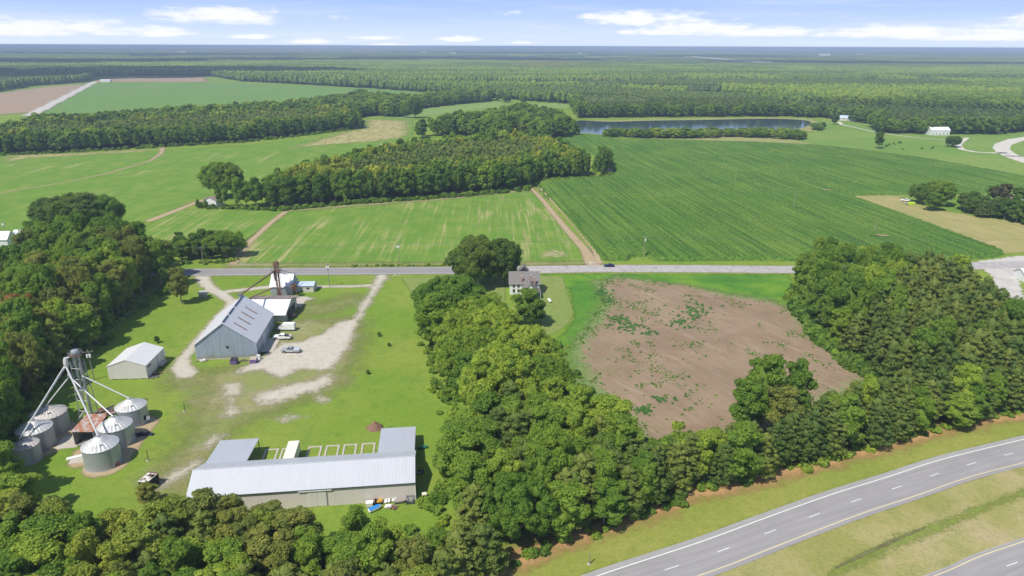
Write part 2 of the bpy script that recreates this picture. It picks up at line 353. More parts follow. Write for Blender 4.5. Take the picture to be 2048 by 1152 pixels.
sheet('dry_patch',[PP([(890,402),(1055,383),(1105,460),(1150,512),(1000,508),(920,450)]),PP([(760,440),(860,415),(830,500),(760,505)])],
      land('dry_streaks',dirt_fn((.44,.38,.20),(.36,.33,.16)),lambda t,p:t.step(t.math('ADD',t.math('ADD',t.noise(t.vscale(p,.75,.022,1,ROW),1,5,.7),t.math('MULTIPLY',t.math('SUBTRACT',t.noise(p,.9,4,.8),.5),.5)),t.math('MULTIPLY_ADD',t.attr('w'),.2,-.2)),.56,.68)),.037,1.5,10)
# ---- far fields and road on the left
sheet('ploughed_field',[PP([(-500,232),(0,186),(95,174),(176,168),(165,176),(72,224),(0,229),(-400,265)])],m_dirt_far,.2,20,10)
sheet('ploughed_field',[PP([(190,164),(196,157),(410,154),(414,164)])],m_dirt_far,.25,25,20)
m_farroad=land('pale_road',lambda t,p:(t.mix(t.step(t.noise(p,.2,4),.4,.7),(.5,.47,.43),(.42,.39,.36)),t.noise(p,1,2)))
sheet('farm_road',[band([(60,231),(128,196),(190,163.5)],8)],m_farroad,.45,6,.6)
# ---- corn
def corn_fn(t,p):
    v=t.vscale(p,.60,.012,1,R(-8)); rows=t.noise(v,1,2,.6); fine=t.noise(p,1.1,5,.8); big=t.noise(p,.02,4,.6); st=t.noise(t.vscale(p,.12,.01,1,R(129)),1,4,.7)
    c=t.mix(t.step(big,.35,.65),(.082,.172,.024),(.125,.21,.032)); r3=t.noise(t.vscale(p,.25,.008,1,R(-8)),1,4,.7); c=t.mix(t.math('MULTIPLY',t.step(r3,.48,.62),.55),c,(.04,.115,.018)); c=t.mix(t.math('MULTIPLY',t.step(rows,.46,.60),.85),c,(.035,.10,.016)); c=t.mix(t.math('MULTIPLY',t.step(fine,.50,.68),.7),c,(.24,.31,.075))
    c=t.mix(t.math('MULTIPLY',t.step(st,.60,.75),.5),c,(.02,.075,.018)); return c,t.math('MULTIPLY',rows,fine)
m_corn=land('corn_leaves',corn_fn,None,.9,.6)
corn_poly=PP([(1075,367),(1088,359),(1212,357),(1232,347),(1222,332),(1206,315),(1165,300),(1110,287),(1130,272),(1152,269),(1250,277),(1330,283),(1500,286),(1640,293),(1740,304),(1850,319),(2048,355),(2300,400),(2300,372),(2048,386),(1960,389),(1690,391),(1850,449),(2006,507),(1985,514),(1930,519),(1800,523),(1560,521.5),(1310,521),(1297,512),(1262,513),(1252,521.5),(1204,521.5),(1195,505),(1150,452),(1100,394)])
def corn_z(P,sd):
    r=rng.random(len(P)); ph=(P[:,0]*math.cos(R(-8))-P[:,1]*math.sin(R(-8))); row=np.abs(((ph/1.52)%1)-.5)*2
    zt=1.9+.7*(r-.5)+.25*row*0; zt=np.where(sd<0,0.02,zt); return zt
near=sdist
cp=np.array(corn_poly)
# near part carries real rows, the far part a coarser canopy
def clip_y(poly,y,keep_above):
    out=[]; n=len(poly)
    for i in range(n):
        a=poly[i]; b=poly[(i+1)%n]; ia=(a[1]>=y)==keep_above; ib=(b[1]>=y)==keep_above
        if ia: out.append(a)
        if ia!=ib: tt=(y-a[1])/(b[1]-a[1]); out.append((a[0]+(b[0]-a[0])*tt,y))
    return out
sheet('corn_field',[clip_y(corn_poly,430,False)],m_corn,0,.76,.7,zfun=corn_z,kind='stuff')
sheet('corn_field',[clip_y(corn_poly,430,True)],m_corn,0,2.2,2.0,zfun=corn_z,kind='stuff')
# ---- hay field, mown and dry
def hay_fn(t,p):
    v=t.vscale(p,.03,.35,1,R(82)); s=t.noise(v,1,5,.65); n=t.noise(p,.05,5,.7); f=t.noise(p,1.5,3,.7)
    c=t.mix(t.step(s,.35,.65),(.36,.30,.13),(.25,.26,.085)); c=t.mix(t.math('MULTIPLY',t.step(n,.5,.7),.6),c,(.42,.33,.17)); return c,f
m_hay=land('mown_hay',hay_fn,lambda t,p:wmask(t,p,.1,.3,.1))
sheet('hay_field',[PP([(1690,392),(1820,390),(1900,389),(2048,386),(2300,375),(2300,480),(2100,500),(2030,506),(2008,507),(1850,450)])],m_hay,.05,3,2)
m_lawn2=land('house_lawn',lambda t,p:grass_col(t,p,(.15,.26,.035),(.20,.28,.05),(.1,.2,.03)),lambda t,p:wmask(t,p,.2,.3,.12))
sheet('house_lawn',[PP([(1795,393),(2100,389),(2100,455),(2048,446),(1990,438),(1900,424),(1845,411)])],m_lawn2,.08,2.5,2)
# ---- the yard: worn ground, gravel, drives
yard=[PP([(752,548),(781,548),(768,565),(750,592),(730,627),(716,650),(708,674),(700,694),(684,716),(668,738),(640,742),(600,740),(560,760),(520,742),(470,748),(480,735),(520,716),(548,694),(566,684),(600,682),(640,668),(668,648),(706,636),(724,604),(738,578),(746,560)])]
sheet('worn_ground',[PP([(560,640),(720,640),(715,700),(680,770),(600,800),(520,830),(440,880),(400,930),(380,960),(370,930),(400,860),(420,800),(400,760),(430,740),(540,720)]),band([(470,760),(430,800),(410,870),(350,960)],9),band([(600,610),(640,620),(700,600)],8),PP([(340,740),(440,745),(440,760),(350,775)])],m_worn,.012,1.5,9)
sheet('gravel_yard',yard,m_gravel,.024,.9,2.6)
sheet('gravel_yard',[PP([(440,768),(478,764),(492,786),(462,802),(446,792)]),PP([(505,792),(560,770),(610,762),(660,745),(672,762),(640,782),(600,792),(560,806),(515,812)]),PP([(628,792),(660,795),(650,806),(632,803)]),PP([(400,890),(430,868),(446,872),(430,892),(410,900)]),PP([(460,800),(480,815),(470,835),(440,830)]),PP([(300,980),(330,950),(400,915),(410,925),(340,975)]),PP([(560,836),(590,826),(606,832),(570,846)])],m_gravel,.026,.9,3.5)
sheet('gravel_drive',[band([(404,551),(408,563),(422,578),(446,590),(464,604),(458,614),(436,634)],[6,5.5,5,5,4,4,3.5]),band([(436,634),(405,668),(384,694),(366,718),(362,734),(374,748)],[3,3,3.2,4,6,6]),band([(446,584),(500,578),(540,574),(592,574),(660,573),(700,573),(742,571)],[4,4,4,3.5,3,3,3]),PP([(450,596),(500,600),(540,596),(600,594),(632,596),(600,606),(560,625),(500,620),(470,612)])],m_gravel_clean,.028,.8,1.6)
# ---- bare field with weeds
def tilled_fn(t,p):
    v=t.vscale(p,.10,.9,1,R(60)); s=t.noise(v,.5,5,.7,.4); n=t.noise(p,.06,6,.7,.6); f=t.noise(p,2.2,5,.8); g=t.noise(p,.45,6,.8)
    c=t.mix(t.step(n,.35,.65),(.300,.222,.145),(.238,.170,.110)); c=t.mix(t.math('MULTIPLY',t.step(s,.5,.72),.5),c,(.42,.33,.25)); c=t.mix(t.math('MULTIPLY',t.step(f,.45,.8),.5),c,(.19,.135,.095))
    bg_=t.noise(p,.018,3,.6); sx=t.node('ShaderNodeSeparateXYZ'); t.l.new(p,sx.inputs[0]); lf=t.math('MULTIPLY',t.math('SUBTRACT',1,t.step(sx.outputs[0],12,75)),.10); ed=t.math('MULTIPLY',t.math('SUBTRACT',1,t.step(t.attr('w'),.5,1.0)),.16)
    gs=t.math('ADD',t.math('ADD',t.math('MULTIPLY',g,.6),t.math('MULTIPLY',t.noise(p,1.5,4,.8),.42)),t.math('ADD',t.math('MULTIPLY',t.math('SUBTRACT',bg_,.5),.5),t.math('ADD',lf,ed)))
    c=t.mix(t.math('MULTIPLY',t.step(gs,.61,.68),.9),c,(.155,.25,.07))
    rut=t.noise(t.vscale(p,1.3,.03,1,R(150)),1,3,.6); c=t.mix(t.math('MULTIPLY',t.step(rut,.5,.68),.4),c,(.22,.155,.105))
    return c,f
m_till=land('tilled_soil',tilled_fn,lambda t,p:wmask(t,p,.25,.7,.14,.5),.8,.2)
till_poly=PP([(1185,562),(1235,553),(1290,560),(1390,572),(1460,588),(1545,600),(1600,622),(1640,672),(1745,748),(1700,800),(1560,860),(1420,905),(1300,930),(1230,850),(1150,760),(1135,700),(1165,662),(1200,610),(1198,580)])
m_weedy=land('weedy_verge',lambda t,p:grass_col(t,p,(.075,.21,.028),(.16,.29,.03),(.05,.16,.025),(.22,.24,.08),.7,.1,.03),lambda t,p:wmask(t,p,.2,.4,.12))
sheet('weedy_ground',[PP([(1080,548),(1575,549),(1600,590),(1640,640),(1600,680),(1520,625),(1400,600),(1300,580),(1240,575),(1215,640),(1190,700),(1150,740),(1105,690),(1150,640),(1140,580)])],m_weedy,.012,1.6,4)
m_mown=land('mown_lawn',lambda t,p:grass_col(t,p,(.20,.27,.065),(.235,.28,.085),(.165,.24,.055),(.33,.29,.15),.62,.1,.03),lambda t,p:wmask(t,p,.3,.25,.12))
sheet('mown_lawn',[PP([(1078,552),(1125,553),(1134,585),(1148,625),(1138,645),(1108,668),(1086,672),(1080,640)])],m_mown,.02,1.2,1.2)
sheet('mown_lawn',[PP([(803,556),(900,552),(1010,552),(1010,600),(960,625),(880,640),(850,625)])],m_mown,.02,1.2,1.5)
sheet('bare_field',[till_poly],m_till,.03,1.3,8)
# ---- two-lane road
def ribbon(name,edges_a,edges_b,mat,zz,sub=1,label=None):
    """edges in world; a = one side, b = the other"""
    n=len(edges_a); vs=[(x,y,zz) for x,y in edges_a]+[(x,y,zz) for x,y in edges_b]
    mb=MB().add(vs,[(i,i+1,n+i+1,n+i) for i in range(n-1)]); o=mb.build(name,mat,kind='structure'); return o
def smooth_line(pts,n=12):
    """Catmull-Rom through world points"""
    P=[Vector(p) for p in pts]; P=[P[0]*2-P[1]]+P+[P[-1]*2-P[-2]]; out=[]
    for i in range(1,len(P)-2):
        for k in range(n):
            u=k/n; a,b,c,d=P[i-1:i+3]; out.append(.5*((2*b)+(c-a)*u+(2*a-5*b+4*c-d)*u*u+(3*b-a-3*c+d)*u**3))
    out.append(P[-2]); return out
def offset(line,d):
    out=[]
    for i,p in enumerate(line):
        a=line[max(0,i-1)]; b=line[min(len(line)-1,i+1)]; tdir=(b-a).normalized(); out.append(p+Vector((-tdir.y,tdir.x))*d)
    return out
def asphalt(name,a,b,crack=0.0,tr=.2,patch=None):
    def f(t,p):
        n=t.noise(p,.08,5,.7); n2=t.noise(p,6,3,.8); st=t.noise(t.vscale(p,.03,1.2,1,tr),1,4,.7)
        c=t.mix(t.step(n,.35,.7),a,b); c=t.mix(t.math('MULTIPLY',t.step(st,.44,.66),.55),c,tuple(x*.70 for x in a)); c=t.mix(t.math('MULTIPLY',n2,.3),c,tuple(x*1.25 for x in b)); c=t.mix(t.math('MULTIPLY',t.attr('wear'),.22),c,tuple(x*.66 for x in a))
        if crack:
            vo=t.node('ShaderNodeTexVoronoi'); vo.feature='DISTANCE_TO_EDGE'; t.l.new(t.vscale(p,.45,.9),vo.inputs['Vector']); vo.inputs['Scale'].default_value=1
            wn=t.noise(p,.35,3,.6)
            k=t.math('MULTIPLY',t.math('SUBTRACT',1,t.step(vo.outputs['Distance'],.01,.07)),t.step(wn,.4,.6)); c=t.mix(t.math('MULTIPLY',k,crack),c,(.10,.09,.09))
        return c,n2
    return land(name,f,None,.3,.02,.85)
m_roadL=asphalt('road_asphalt',(.27,.262,.262),(.24,.233,.235),0,0)
m_roadR=asphalt('road_asphalt_pale',(.43,.405,.385),(.37,.35,.335),.75,0)
m_hwy=asphalt('highway_asphalt',(.32,.305,.30),(.28,.268,.268),0,R(-22))
m_shoulder=asphalt('highway_shoulder',(.34,.33,.32),(.29,.285,.275),0,R(-22))
def mark(name,col,wear=.5):
    m,t=new_mat(name); p=wpos(t); n=t.noise(p,3,5,.75); return finish(m,t,t.mix(t.math('MULTIPLY',t.step(n,.45,.7),wear),col,(.3,.29,.28)),.7,.2)
m_wline=mark('white_road_paint',(.78,.77,.74),.35); m_yline=mark('yellow_road_paint',(.72,.60,.33),.35); m_yline2=mark('faded_yellow_paint',(.50,.36,.24),.4)
rt=[(-420,546,558),(0,541.3,553.8),(400,538.3,550.8),(760,535.9,548.1),(905,534.6,547.4)]
rr=[(905,534.6,547.4),(1090,532.3,545.6),(1200,530.6,544.1),(1400,530.9,544.4),(1590,532.3,546),(1760,530,545),(1900,526,540),(2000,524,537),(2200,518,533),(2600,505,523)]
def road_pair(rows):
    ctr=smooth_line([[(g1+g2)/2 for g1,g2 in zip(G(x,a),G(x,b))] for x,a,b in rows]); return ctr
cl=road_pair(rt); cr=road_pair(rr); HW=4.7
ribbon('road',offset(cl,HW),offset(cl,-HW),m_roadL,.06); ribbon('road',offset(cr,HW+.1),offset(cr,-HW-.1),m_roadR,.062)
sheet('road_shoulder',[('L',[tuple(p) for p in cl],10.4),('L',[tuple(p) for p in cr],11.2)],land('road_edge_dirt',dirt_fn((.33,.28,.2),(.27,.24,.15)),lambda t,p:wmask(t,p,.6,.5,.15)),.034,1.2,1.4)
for nm,l,o0,wd,m_ in (('edge_line',cl,3.75,.18,m_wline),('edge_line',cl,-3.75,.18,m_wline),('centre_line',cl,.16,.14,m_yline2),('centre_line',cl,-.16,.14,m_yline2)):
    ribbon(nm,offset(l,o0+wd/2),offset(l,o0-wd/2),m_,.075)
for x_,y0_,y1_ in ((1980,537,560),(2010,545,600)):
    pass
sheet('side_road',[PP([(1962,524),(2040,514),(2300,500),(2300,536),(2024,536),(2026,552),(2040,600),(2000,600),(1996,556),(1975,540)]),],m_farroad,.058,1.5,.5)
# ---- highway: line fitted through the white edge line
def run_on(pts,step,n):
    a=Vector(pts[0]); d=(a-Vector(pts[1])).normalized(); return [tuple(a+d*step*k) for k in range(n,0,-1)]+list(pts)
wl=smooth_line(run_on([G(*p) for p in [(1060,1205),(1200,1150.5),(1400,1084.4),(1528.9,1036.9),(1666.7,988),(1777.8,953.3),(1888.9,917.8),(2048,878.7),(2200,842),(2500,775),(3000,690)]],35,4))
LW=3.66
def wear_ribbon(name,line,o0,o1,mat,zz,ph=0):
    n=22; rows=[offset(line,o0+(o1-o0)*j/n) for j in range(n+1)]; V=[(p.x,p.y,zz) for r in rows for p in r]; m_=len(line)
    W=[]
    for j in range(n+1):
        q=abs(o0+(o1-o0)*j/n+ph)%LW; W+= [math.exp(-((q-.95)/.38)**2)+math.exp(-((q-2.7)/.38)**2)]*m_
    F=[(j*m_+i,j*m_+i+1,(j+1)*m_+i+1,(j+1)*m_+i) for j in range(n) for i in range(m_-1)]
    F=[f[::-1] for f in F] if o1>o0 else [f[::-1] for f in F]
    me=fast_mesh(name,V,F,{'wear':W}); me.materials.append(mat); o=bpy.data.objects.new(name,me); COL.objects.link(o); o['kind']='structure'; return o
ribbon('highway_shoulder',offset(wl,1.4),offset(wl,-.2),m_shoulder,.05)
wear_ribbon('highway',wl,0,-2*LW-1.1,m_hwy,.056)
ribbon('edge_line',offset(wl,.1),offset(wl,-.1),m_wline,.066); ribbon('edge_line',offset(wl,-2*LW+.09),offset(wl,-2*LW-.09),m_yline,.066)
def dashes(line,off,phase_pt,m_,n0,n1,cyc=12.19,ln=3.05):
    L=offset(line,off); s=[0]
    for i in range(1,len(L)): s.append(s[-1]+(L[i]-L[i-1]).length)
    k=min(range(len(L)),key=lambda i:(L[i]-Vector(phase_pt)).length); s0=s[k]+(Vector(phase_pt)-L[k]).dot((L[k+1]-L[k]).normalized())
    mb=MB()
    def at(q):
        for i in range(len(L)-1):
            if s[i]<=q<=s[i+1]: return L[i].lerp(L[i+1],(q-s[i])/max(1e-6,s[i+1]-s[i]))
    for j in range(n0,n1):
        a=at(s0+j*cyc-ln/2); b=at(s0+j*cyc+ln/2)
        if a is None or b is None: continue
        d=(b-a).normalized(); nn=Vector((-d.y,d.x))*.075; mb.add([(*(a+nn),.068),(*(a-nn),.068),(*(b-nn),.068),(*(b+nn),.068)],[(0,1,2,3)])
    mb.build('lane_dashes',m_,kind='structure')
dashes(wl,-LW,G(1400+520/2.25,640+884/2.25),m_wline,-18,20)
y2=smooth_line(run_on([G(*p) for p in [(1700,1210),(1875,1150),(1960,1113),(2048,1083),(2300,1000),(2700,880)]],30,5))
wear_ribbon('highway',y2,.4,-9,m_hwy,.056,-.0); ribbon('edge_line',offset(y2,.09),offset(y2,-.09),m_yline,.066); dashes(y2,-LW,G(2026,1130),m_wline,-16,8)
ribbon('highway_shoulder',offset(y2,.8),offset(y2,.4),m_shoulder,.05)
# verges
m_median=land('median_grass',lambda t,p:grass_col(t,p,(.30,.285,.09),(.38,.33,.15),(.23,.25,.075),(.44,.35,.21),.52,.16,.05),lambda t,p:wmask(t,p,.3,.2,.15))
m_verge=land('verge_grass',lambda t,p:grass_col(t,p,(.24,.275,.052),(.30,.30,.075),(.19,.25,.045),(.34,.27,.12),.66,.1,.04),lambda t,p:wmask(t,p,.3,.3,.15))
m_straw=land('pine_straw',dirt_fn((.44,.27,.12),(.34,.21,.09)),lambda t,p:wmask(t,p,.16,.75,.3,.50))
m_ditch=land('ditch_grass',lambda t,p:grass_col(t,p,(.22,.28,.055),(.26,.30,.07),(.17,.23,.045)),lambda t,p:wmask(t,p,.2,.9,.35,.6))
sheet('highway_verge',[[tuple(p) for p in offset(wl,.9)]+[tuple(p) for p in offset(wl,15)][::-1]],m_verge,.016,1.6,3)
sheet('highway_median',[[tuple(p) for p in offset(wl,-8)][:138]+[tuple(p) for p in y2[:115]][::-1]],m_median,.018,1.8,2)
treeline=[(960,1165),(1000,1140),(1090,1096),(1200,1056),(1280,1031),(1400,986),(1500,961),(1640,926),(1760,891),(1840,871),(1960,841),(2048,826),(2300,775)]
sheet('pine_straw',[band(treeline,4.5)],m_straw,.03,1,3.0)
sheet('ditch',[band([(1660,1150),(1740,1110),(1800,1083),(1860,1060),(1960,1020),(2048,985),(2200,930)],[1.6,2,2.2,2.2,1.6,1.2,1])],m_ditch,.028,.8,1.4)
sheet('ditch_mud',[band([(1670,1137),(1740,1103),(1800,1076),(1850,1055)],[.3,.7,.6,.3])],land('ditch_mud_soil',dirt_fn((.17,.18,.07),(.13,.12,.06)),lambda t,p:wmask(t,p,.6,.5,.1)),.036,.5,.6)
# far right: ring road and lane, pond
m_lane=land('lane_gravel',lambda t,p:(t.mix(t.step(t.noise(p,.2,4),.4,.7),(.56,.53,.47),(.46,.43,.37)),t.noise(p,1,2)),lambda t,p:wmask(t,p,.3,.2,.1))
sheet('ring_road',[band([(2130,271),(2070,274),(2030,280),(2006,289),(2002,297),(2010,305),(2030,315),(2060,325),(2140,345)],[14,14,14,14,14,14,14,14,14])],m_lane,.11,2.5,.8)
sheet('lane',[band([(1934,276),(1922,284),(1916,291),(1924,299),(1950,304),(1985,306),(2008,306)],[5,5,6,6,5,5,6]),band([(1678,244),(1683,249),(1700,253),(1760,266),(1830,275),(1900,281)],[5,4,3,3,3,2.5]),band([(1900,281),(1926,280)],3),band([(2008,312),(2048,313)],4)],m_lane,.11,2,1)
sheet('lane',[band([(1196,315),(1207,322),(1212,333),(1224,345),(1226,351),(1214,355)],[2.6]*6)],m_lane,.11,1.5,.8)
sheet('bare_spot',[band([(1646,386),(1657,386.5)],2.2),band([(1756,478.5),(1772,479.5)],2)],m_dirt,2.3,.8,.8)
m_bank=land('dry_bank',lambda t,p:grass_col(t,p,(.28,.30,.10),(.33,.31,.13),(.2,.25,.07)),lambda t,p:wmask(t,p,.08,.3,.15))
pond_poly=PP([(1149,243),(1165,241),(1220,243.5),(1300,241.5),(1400,240),(1500,238),(1560,238),(1610,241),(1622,247),(1600,257),(1540,264),(1400,270),(1260,270),(1210,270),(1185,267),(1152,264),(1147,255)])
sheet('pond_bank',[PP([(1147,240),(1220,241),(1300,238),(1400,236.5),(1500,235),(1570,235),(1625,238),(1640,246),(1625,262),(1560,274),(1640,290),(1500,284),(1300,277),(1200,273),(1145,267)])],m_bank,.08,6,6)
m,t=new_mat('pond_water'); p=wpos(t); m_water=finish(m,t,(.035,.062,.085),.10,.6,bump=t.noise(p,1.5,3,.6),bstr=.05,bdist=.15)
pm=MB().add([(x,y,.14) for x,y in [tuple(q) for q in smooth_line(pond_poly+[pond_poly[0]],4)][:-1]],[tuple(range(len(pond_poly)*4))]); pm.build('pond',m_water,kind='structure')
m_past=land('pasture',lambda t,p:grass_col(t,p,(.16,.27,.05),(.22,.30,.07),(.11,.22,.04),(.34,.28,.13),.6,.12,.008),lambda t,p:wmask(t,p,.04,.3,.15))
sheet('pasture',[PP([(1640,240),(1760,250),(2300,250),(2300,390),(2048,352),(1850,316),(1740,301),(1640,290),(1500,284),(1640,262)])],m_past,.07,8,6)

# ================================================================== buildings and things
def gable(name,loc,rz,W,D,eave,ridge,axis,wall_m,roof_m,label,cat,oh=.4,ohf=None,group=None,base=0,wallsplit=None,rx=None):
    """ridge along local y ('y', gable faces front) or x; front wall at local y=0"""
    r=empty(name,(*loc,0),rz,label,cat,group); th=.12; ohf=oh if ohf is None else ohf
    mb=MB(); rx=W/2 if rx is None else rx
    if axis=='y':
        pr=[(0,base),(W,base),(W,eave),(rx,ridge),(0,eave)]; n=5; vs=[(x,0,z_) for x,z_ in pr]+[(x,D,z_) for x,z_ in pr]
        mb.add(vs,[(0,1,2,3,4),(9,8,7,6,5)]+[(i,n+i,n+(i+1)%n,(i+1)%n) for i in (1,4)]); mb.build('wall',wall_m,r)
        k=(ridge-eave)/rx; k2=(ridge-eave)/(W-rx); rf=MB()
        rf.slab([(-oh,-ohf,eave-k*oh+th),(rx,-ohf,ridge+th),(rx,D+ohf,ridge+th),(-oh,D+ohf,eave-k*oh+th)],th)
        rf.slab([(rx,-ohf,ridge+th),(W+oh,-ohf,eave-k2*oh+th),(W+oh,D+ohf,eave-k2*oh+th),(rx,D+ohf,ridge+th)],th)
    else:
        ry=D/2 if rx==W/2 else rx
        pr=[(0,base),(D,base),(D,eave),(ry,ridge),(0,eave)]; n=5; vs=[(0,y,z_) for y,z_ in pr]+[(W,y,z_) for y,z_ in pr]
        mb.add(vs,[(0,1,2,3,4),(9,8,7,6,5)]+[(i,n+i,n+(i+1)%n,(i+1)%n) for i in (1,4)]); mb.build('wall',wall_m,r)
        k=(ridge-eave)/ry; k2=(ridge-eave)/(D-ry); rf=MB()
        rf.slab([(-oh,-ohf,eave-k*ohf+th),(W+oh,-ohf,eave-k*ohf+th),(W+oh,ry,ridge+th),(-oh,ry,ridge+th)],th)
        rf.slab([(-oh,ry,ridge+th),(W+oh,ry,ridge+th),(W+oh,D+ohf,eave-k2*ohf+th),(-oh,D+ohf,eave-k2*ohf+th)],th)
    rf.build('roof',roof_m,r); return r
M_barnwall=ribbed('barn_wall_metal',(.38,.44,.54),.25,.5,.25,streak=.9,stain=((.30,.26,.17),1.6)); M_barnroof=ribbed('barn_roof_metal',(.68,.68,.71),.30,.45,.15,streak=.3)
M_sky=paint('rusted_fibreglass',(.28,.19,.155),.7,dirt=.5,scale=3); M_trim=paint('pale_metal_trim',(.62,.64,.68),.4,.2); M_beige=ribbed('beige_metal_wall',(.68,.62,.58),.3,.5,0,streak=.18)
M_palewall=ribbed('pale_grey_wall',(.68,.64,.61),.25,.5,0,streak=.15); M_shedroof=ribbed('shed_roof_metal',(.66,.66,.66),.45,.5,.0,streak=.1); M_whiteroof=ribbed('white_metal_roof',(.76,.76,.77),.3,.4,0,streak=.12)
M_longroof=ribbed('long_roof_metal',(.53,.55,.59),.3,.45,.15,streak=.12); M_millwall=ribbed('mill_wall_metal',(.36,.40,.47),.6,.45,.3,streak=.4,depth=.06)
M_rustroof=ribbed('rusty_tin_roof',(.50,.46,.44),.25,.7,.1,rust=.62,rust_col=(.36,.14,.065),streak=.4); M_brownroof=ribbed('brown_tin_roof',(.30,.26,.24),.35,.8,0,rust=.5,rust_col=(.22,.15,.12),streak=.6)
M_office=ribbed('office_siding',(.58,.55,.48),.6,.7,0,streak=.25); M_blueroof=ribbed('blue_grey_roof',(.52,.60,.74),.4,.45,.1,streak=.1)
# ---- steel barn
bz=math.atan2(2.0,18.1); barn=gable('steel_barn',(-97.8,192.3),bz,18.2,24.6,5.2,12.0,'y',M_barnwall,M_barnroof,'big blue-grey steel barn with pale gable roof and four brown roof panels','barn',.35)
k=(12-5.2)/9.1
for i in range(4):
    y=3.6+i*4.6; a,b=2.2,5.9
    MB().slab([(9.1+a,y,12-k*a+.17),(9.1+b,y,12-k*b+.17),(9.1+b,y+.75,12-k*b+.17),(9.1+a,y+.75,12-k*a+.17)],.06).build('roof_panel',M_sky,barn)
for y0,y1 in ((.5,6),(7.2,12.8),(14,23.5)):
    MB().slab([(8.75,y0,12.05),(9.1,y0,12.45),(9.1,y1,12.45),(8.75,y1,12.05)],.1).slab([(9.1,y0,12.45),(9.45,y0,12.05),(9.45,y1,12.05),(9.1,y1,12.45)],.1).build('ridge_vent',paint('dark_ridge_metal',(.12,.14,.20),.5,.3),barn)
dr=MB().box(18.2,18.32,8.4,12.6,0.05,4.4).build('sliding_door',M_trim,barn); MB().box(18.3,18.4,6.5,13.2,4.42,4.62).build('door_rail',M_grey,dr)
MB().box(18.2,18.28,14.2,15.2,.05,4.3).build('door_trim',M_trim,barn)
fa=MB(); fa.tube((9.6,-.15,4.0),(9.6,0.02,4.0),.42,n=12); fa.build('vent_fan',M_dark,barn)
for x in (-.04,18.14): MB().box(x,x+.12,-.06,.06,0,5.15).build('corner_trim',M_trim,barn)
MB().box(-.1,18.3,-.12,-.02,0,.28).build('footing',M_conc,barn)
# things along its front wall
def dumpster(loc,rz,lid,label):
    r=empty('dumpster',(*loc,0),rz,label,'dumpster','purple dumpsters by the barn')
    MB().extr([(-.9,.15),(.85,.15),(.9,1.35),(-.9,1.65)],-1,1).build('body',paint('purple_paint',(.17,.11,.30),.5,dirt=.5),r,bevel=.03)
    MB().slab([(-.92,-1.02,1.70),(.95,-1.02,1.40),(.95,-.01,1.40),(-.92,-.01,1.70)],.05).build('lid',lid,r); MB().slab([(-.92,.01,1.70),(.95,.01,1.40),(.95,1.02,1.40),(-.92,1.02,1.70)],.05).build('lid',lid,r)
    for y in (-1.08,1.0): MB().box(-.5,.5,y,y+.08,.7,.85).build('lift_sleeve',M_grey,r)
    return r
dumpster(G(469,727),R(-90),M_black,'purple dumpster with black lids, middle of the barn front wall')
dumpster(G(508,725),R(-86),paint('tan_lid',(.42,.36,.30),.7),'purple dumpster with faded tan lids at barn corner')
def rubble(name,loc,n,rad,mats,label,cat,hmax=.6,smax=1.0):
    r=empty(name,(*loc,0),0,label,cat)
    for mi,mm in enumerate(mats):
        for i in range(n):
            a=random.uniform(0,6.28); q=rad*math.sqrt(random.random()); sz=(random.uniform(.2,smax),random.uniform(.15,smax*.6),random.uniform(.08,.4))
            MB().cbox((q*math.cos(a),q*math.sin(a)*.55,max(sz[2]/2,random.uniform(.1,hmax)*.6)),sz,random.uniform(0,3.1)).build('panel' if mi else 'plank',mm,r)
    return r
rubble('scrap_pile',G(403,722),7,1.9,[M_white,M_wood],'low pile of white scrap at left foot of the barn','scrap')
rubble('scrap_pile',G(490,722),6,1.3,[M_grey,M_rust],'dark scrap between the two purple dumpsters','scrap')
rubble('scrap_pile',G(532,708),6,1.6,[M_grey,M_dark],'dark scrap heap along the shaded right wall of barn','scrap')
MB().box(-.45,.45,-.3,.3,0,1.5).box(-.5,.5,-.35,.35,1.5,1.56).build('cabinet',M_white,None,bevel=.02,label='white upright cabinet at right front corner of barn',cat='cabinet').location=(*G(518,719),0)
MB().cbox((0,0,.06),(4.2,11,.12),R(6)).build('concrete_apron',M_conc,None,kind='structure').location=(*G(541,690),0)
# ---- white roofed store, tin canopy, mill, office
st=gable('feed_store',(-96.5,223.6),R(1.5),16.6,14.0,3.7,6.0,'x',M_office,M_whiteroof,'low feed store with broad white metal roof beside the steel barn','store',.5,1.9,rx=6.2)
MB().box(16.62,16.7,1.5,11,.3,3.2).build('side_wall_panel',paint('dark_green_wall',(.06,.08,.075),.7),st)
MB().slab([(1,6.9,6.14),(17.2,6.9,6.14),(17.2,15.2,4.3),(1,15.2,4.3)],.06).build('tin_roof_sheet',M_brownroof,st)
for x in (2,6.5,11,16): MB().box(x,x+.5,-.25,-.02,0,.35).build('foundation_block',M_conc,st)
MB().box(2.5,15,-.06,-.01,.5,2.5).build('front_siding',paint('cream_board',(.60,.57,.50),.7,dirt=.2),st)
mill=gable('mill_house',(-94.4,250.9),R(1),8.3,8.6,3.6,7.3,'x',M_millwall,M_whiteroof,'small tall mill house with white roof and corrugated walls under rusty elevator','mill',.25,.35)
MB().box(8.31,8.36,3.2,4.6,0,2.4).build('door',M_dark,mill); MB().box(3.2,3.9,-.05,-.01,0,2.2).build('door',M_dark,mill)
off=gable('office_building',(-86.0,254.4),R(1),7.4,5.2,2.7,3.6,'x',M_office,M_blueroof,'low beige office with pale blue-grey roof right of mill house','office',.3)
MB().box(4.6,5.8,-.05,-.01,1.3,1.9).build('window',M_glass,off); MB().box(2.3,3.2,-.05,-.01,0,2.05).build('door',M_grey,off)
MB().cbox((0,0,.05),(17,11,.1),R(1)).build('concrete_pad',M_conc,None,kind='structure').location=(-87.5,243.5,0)
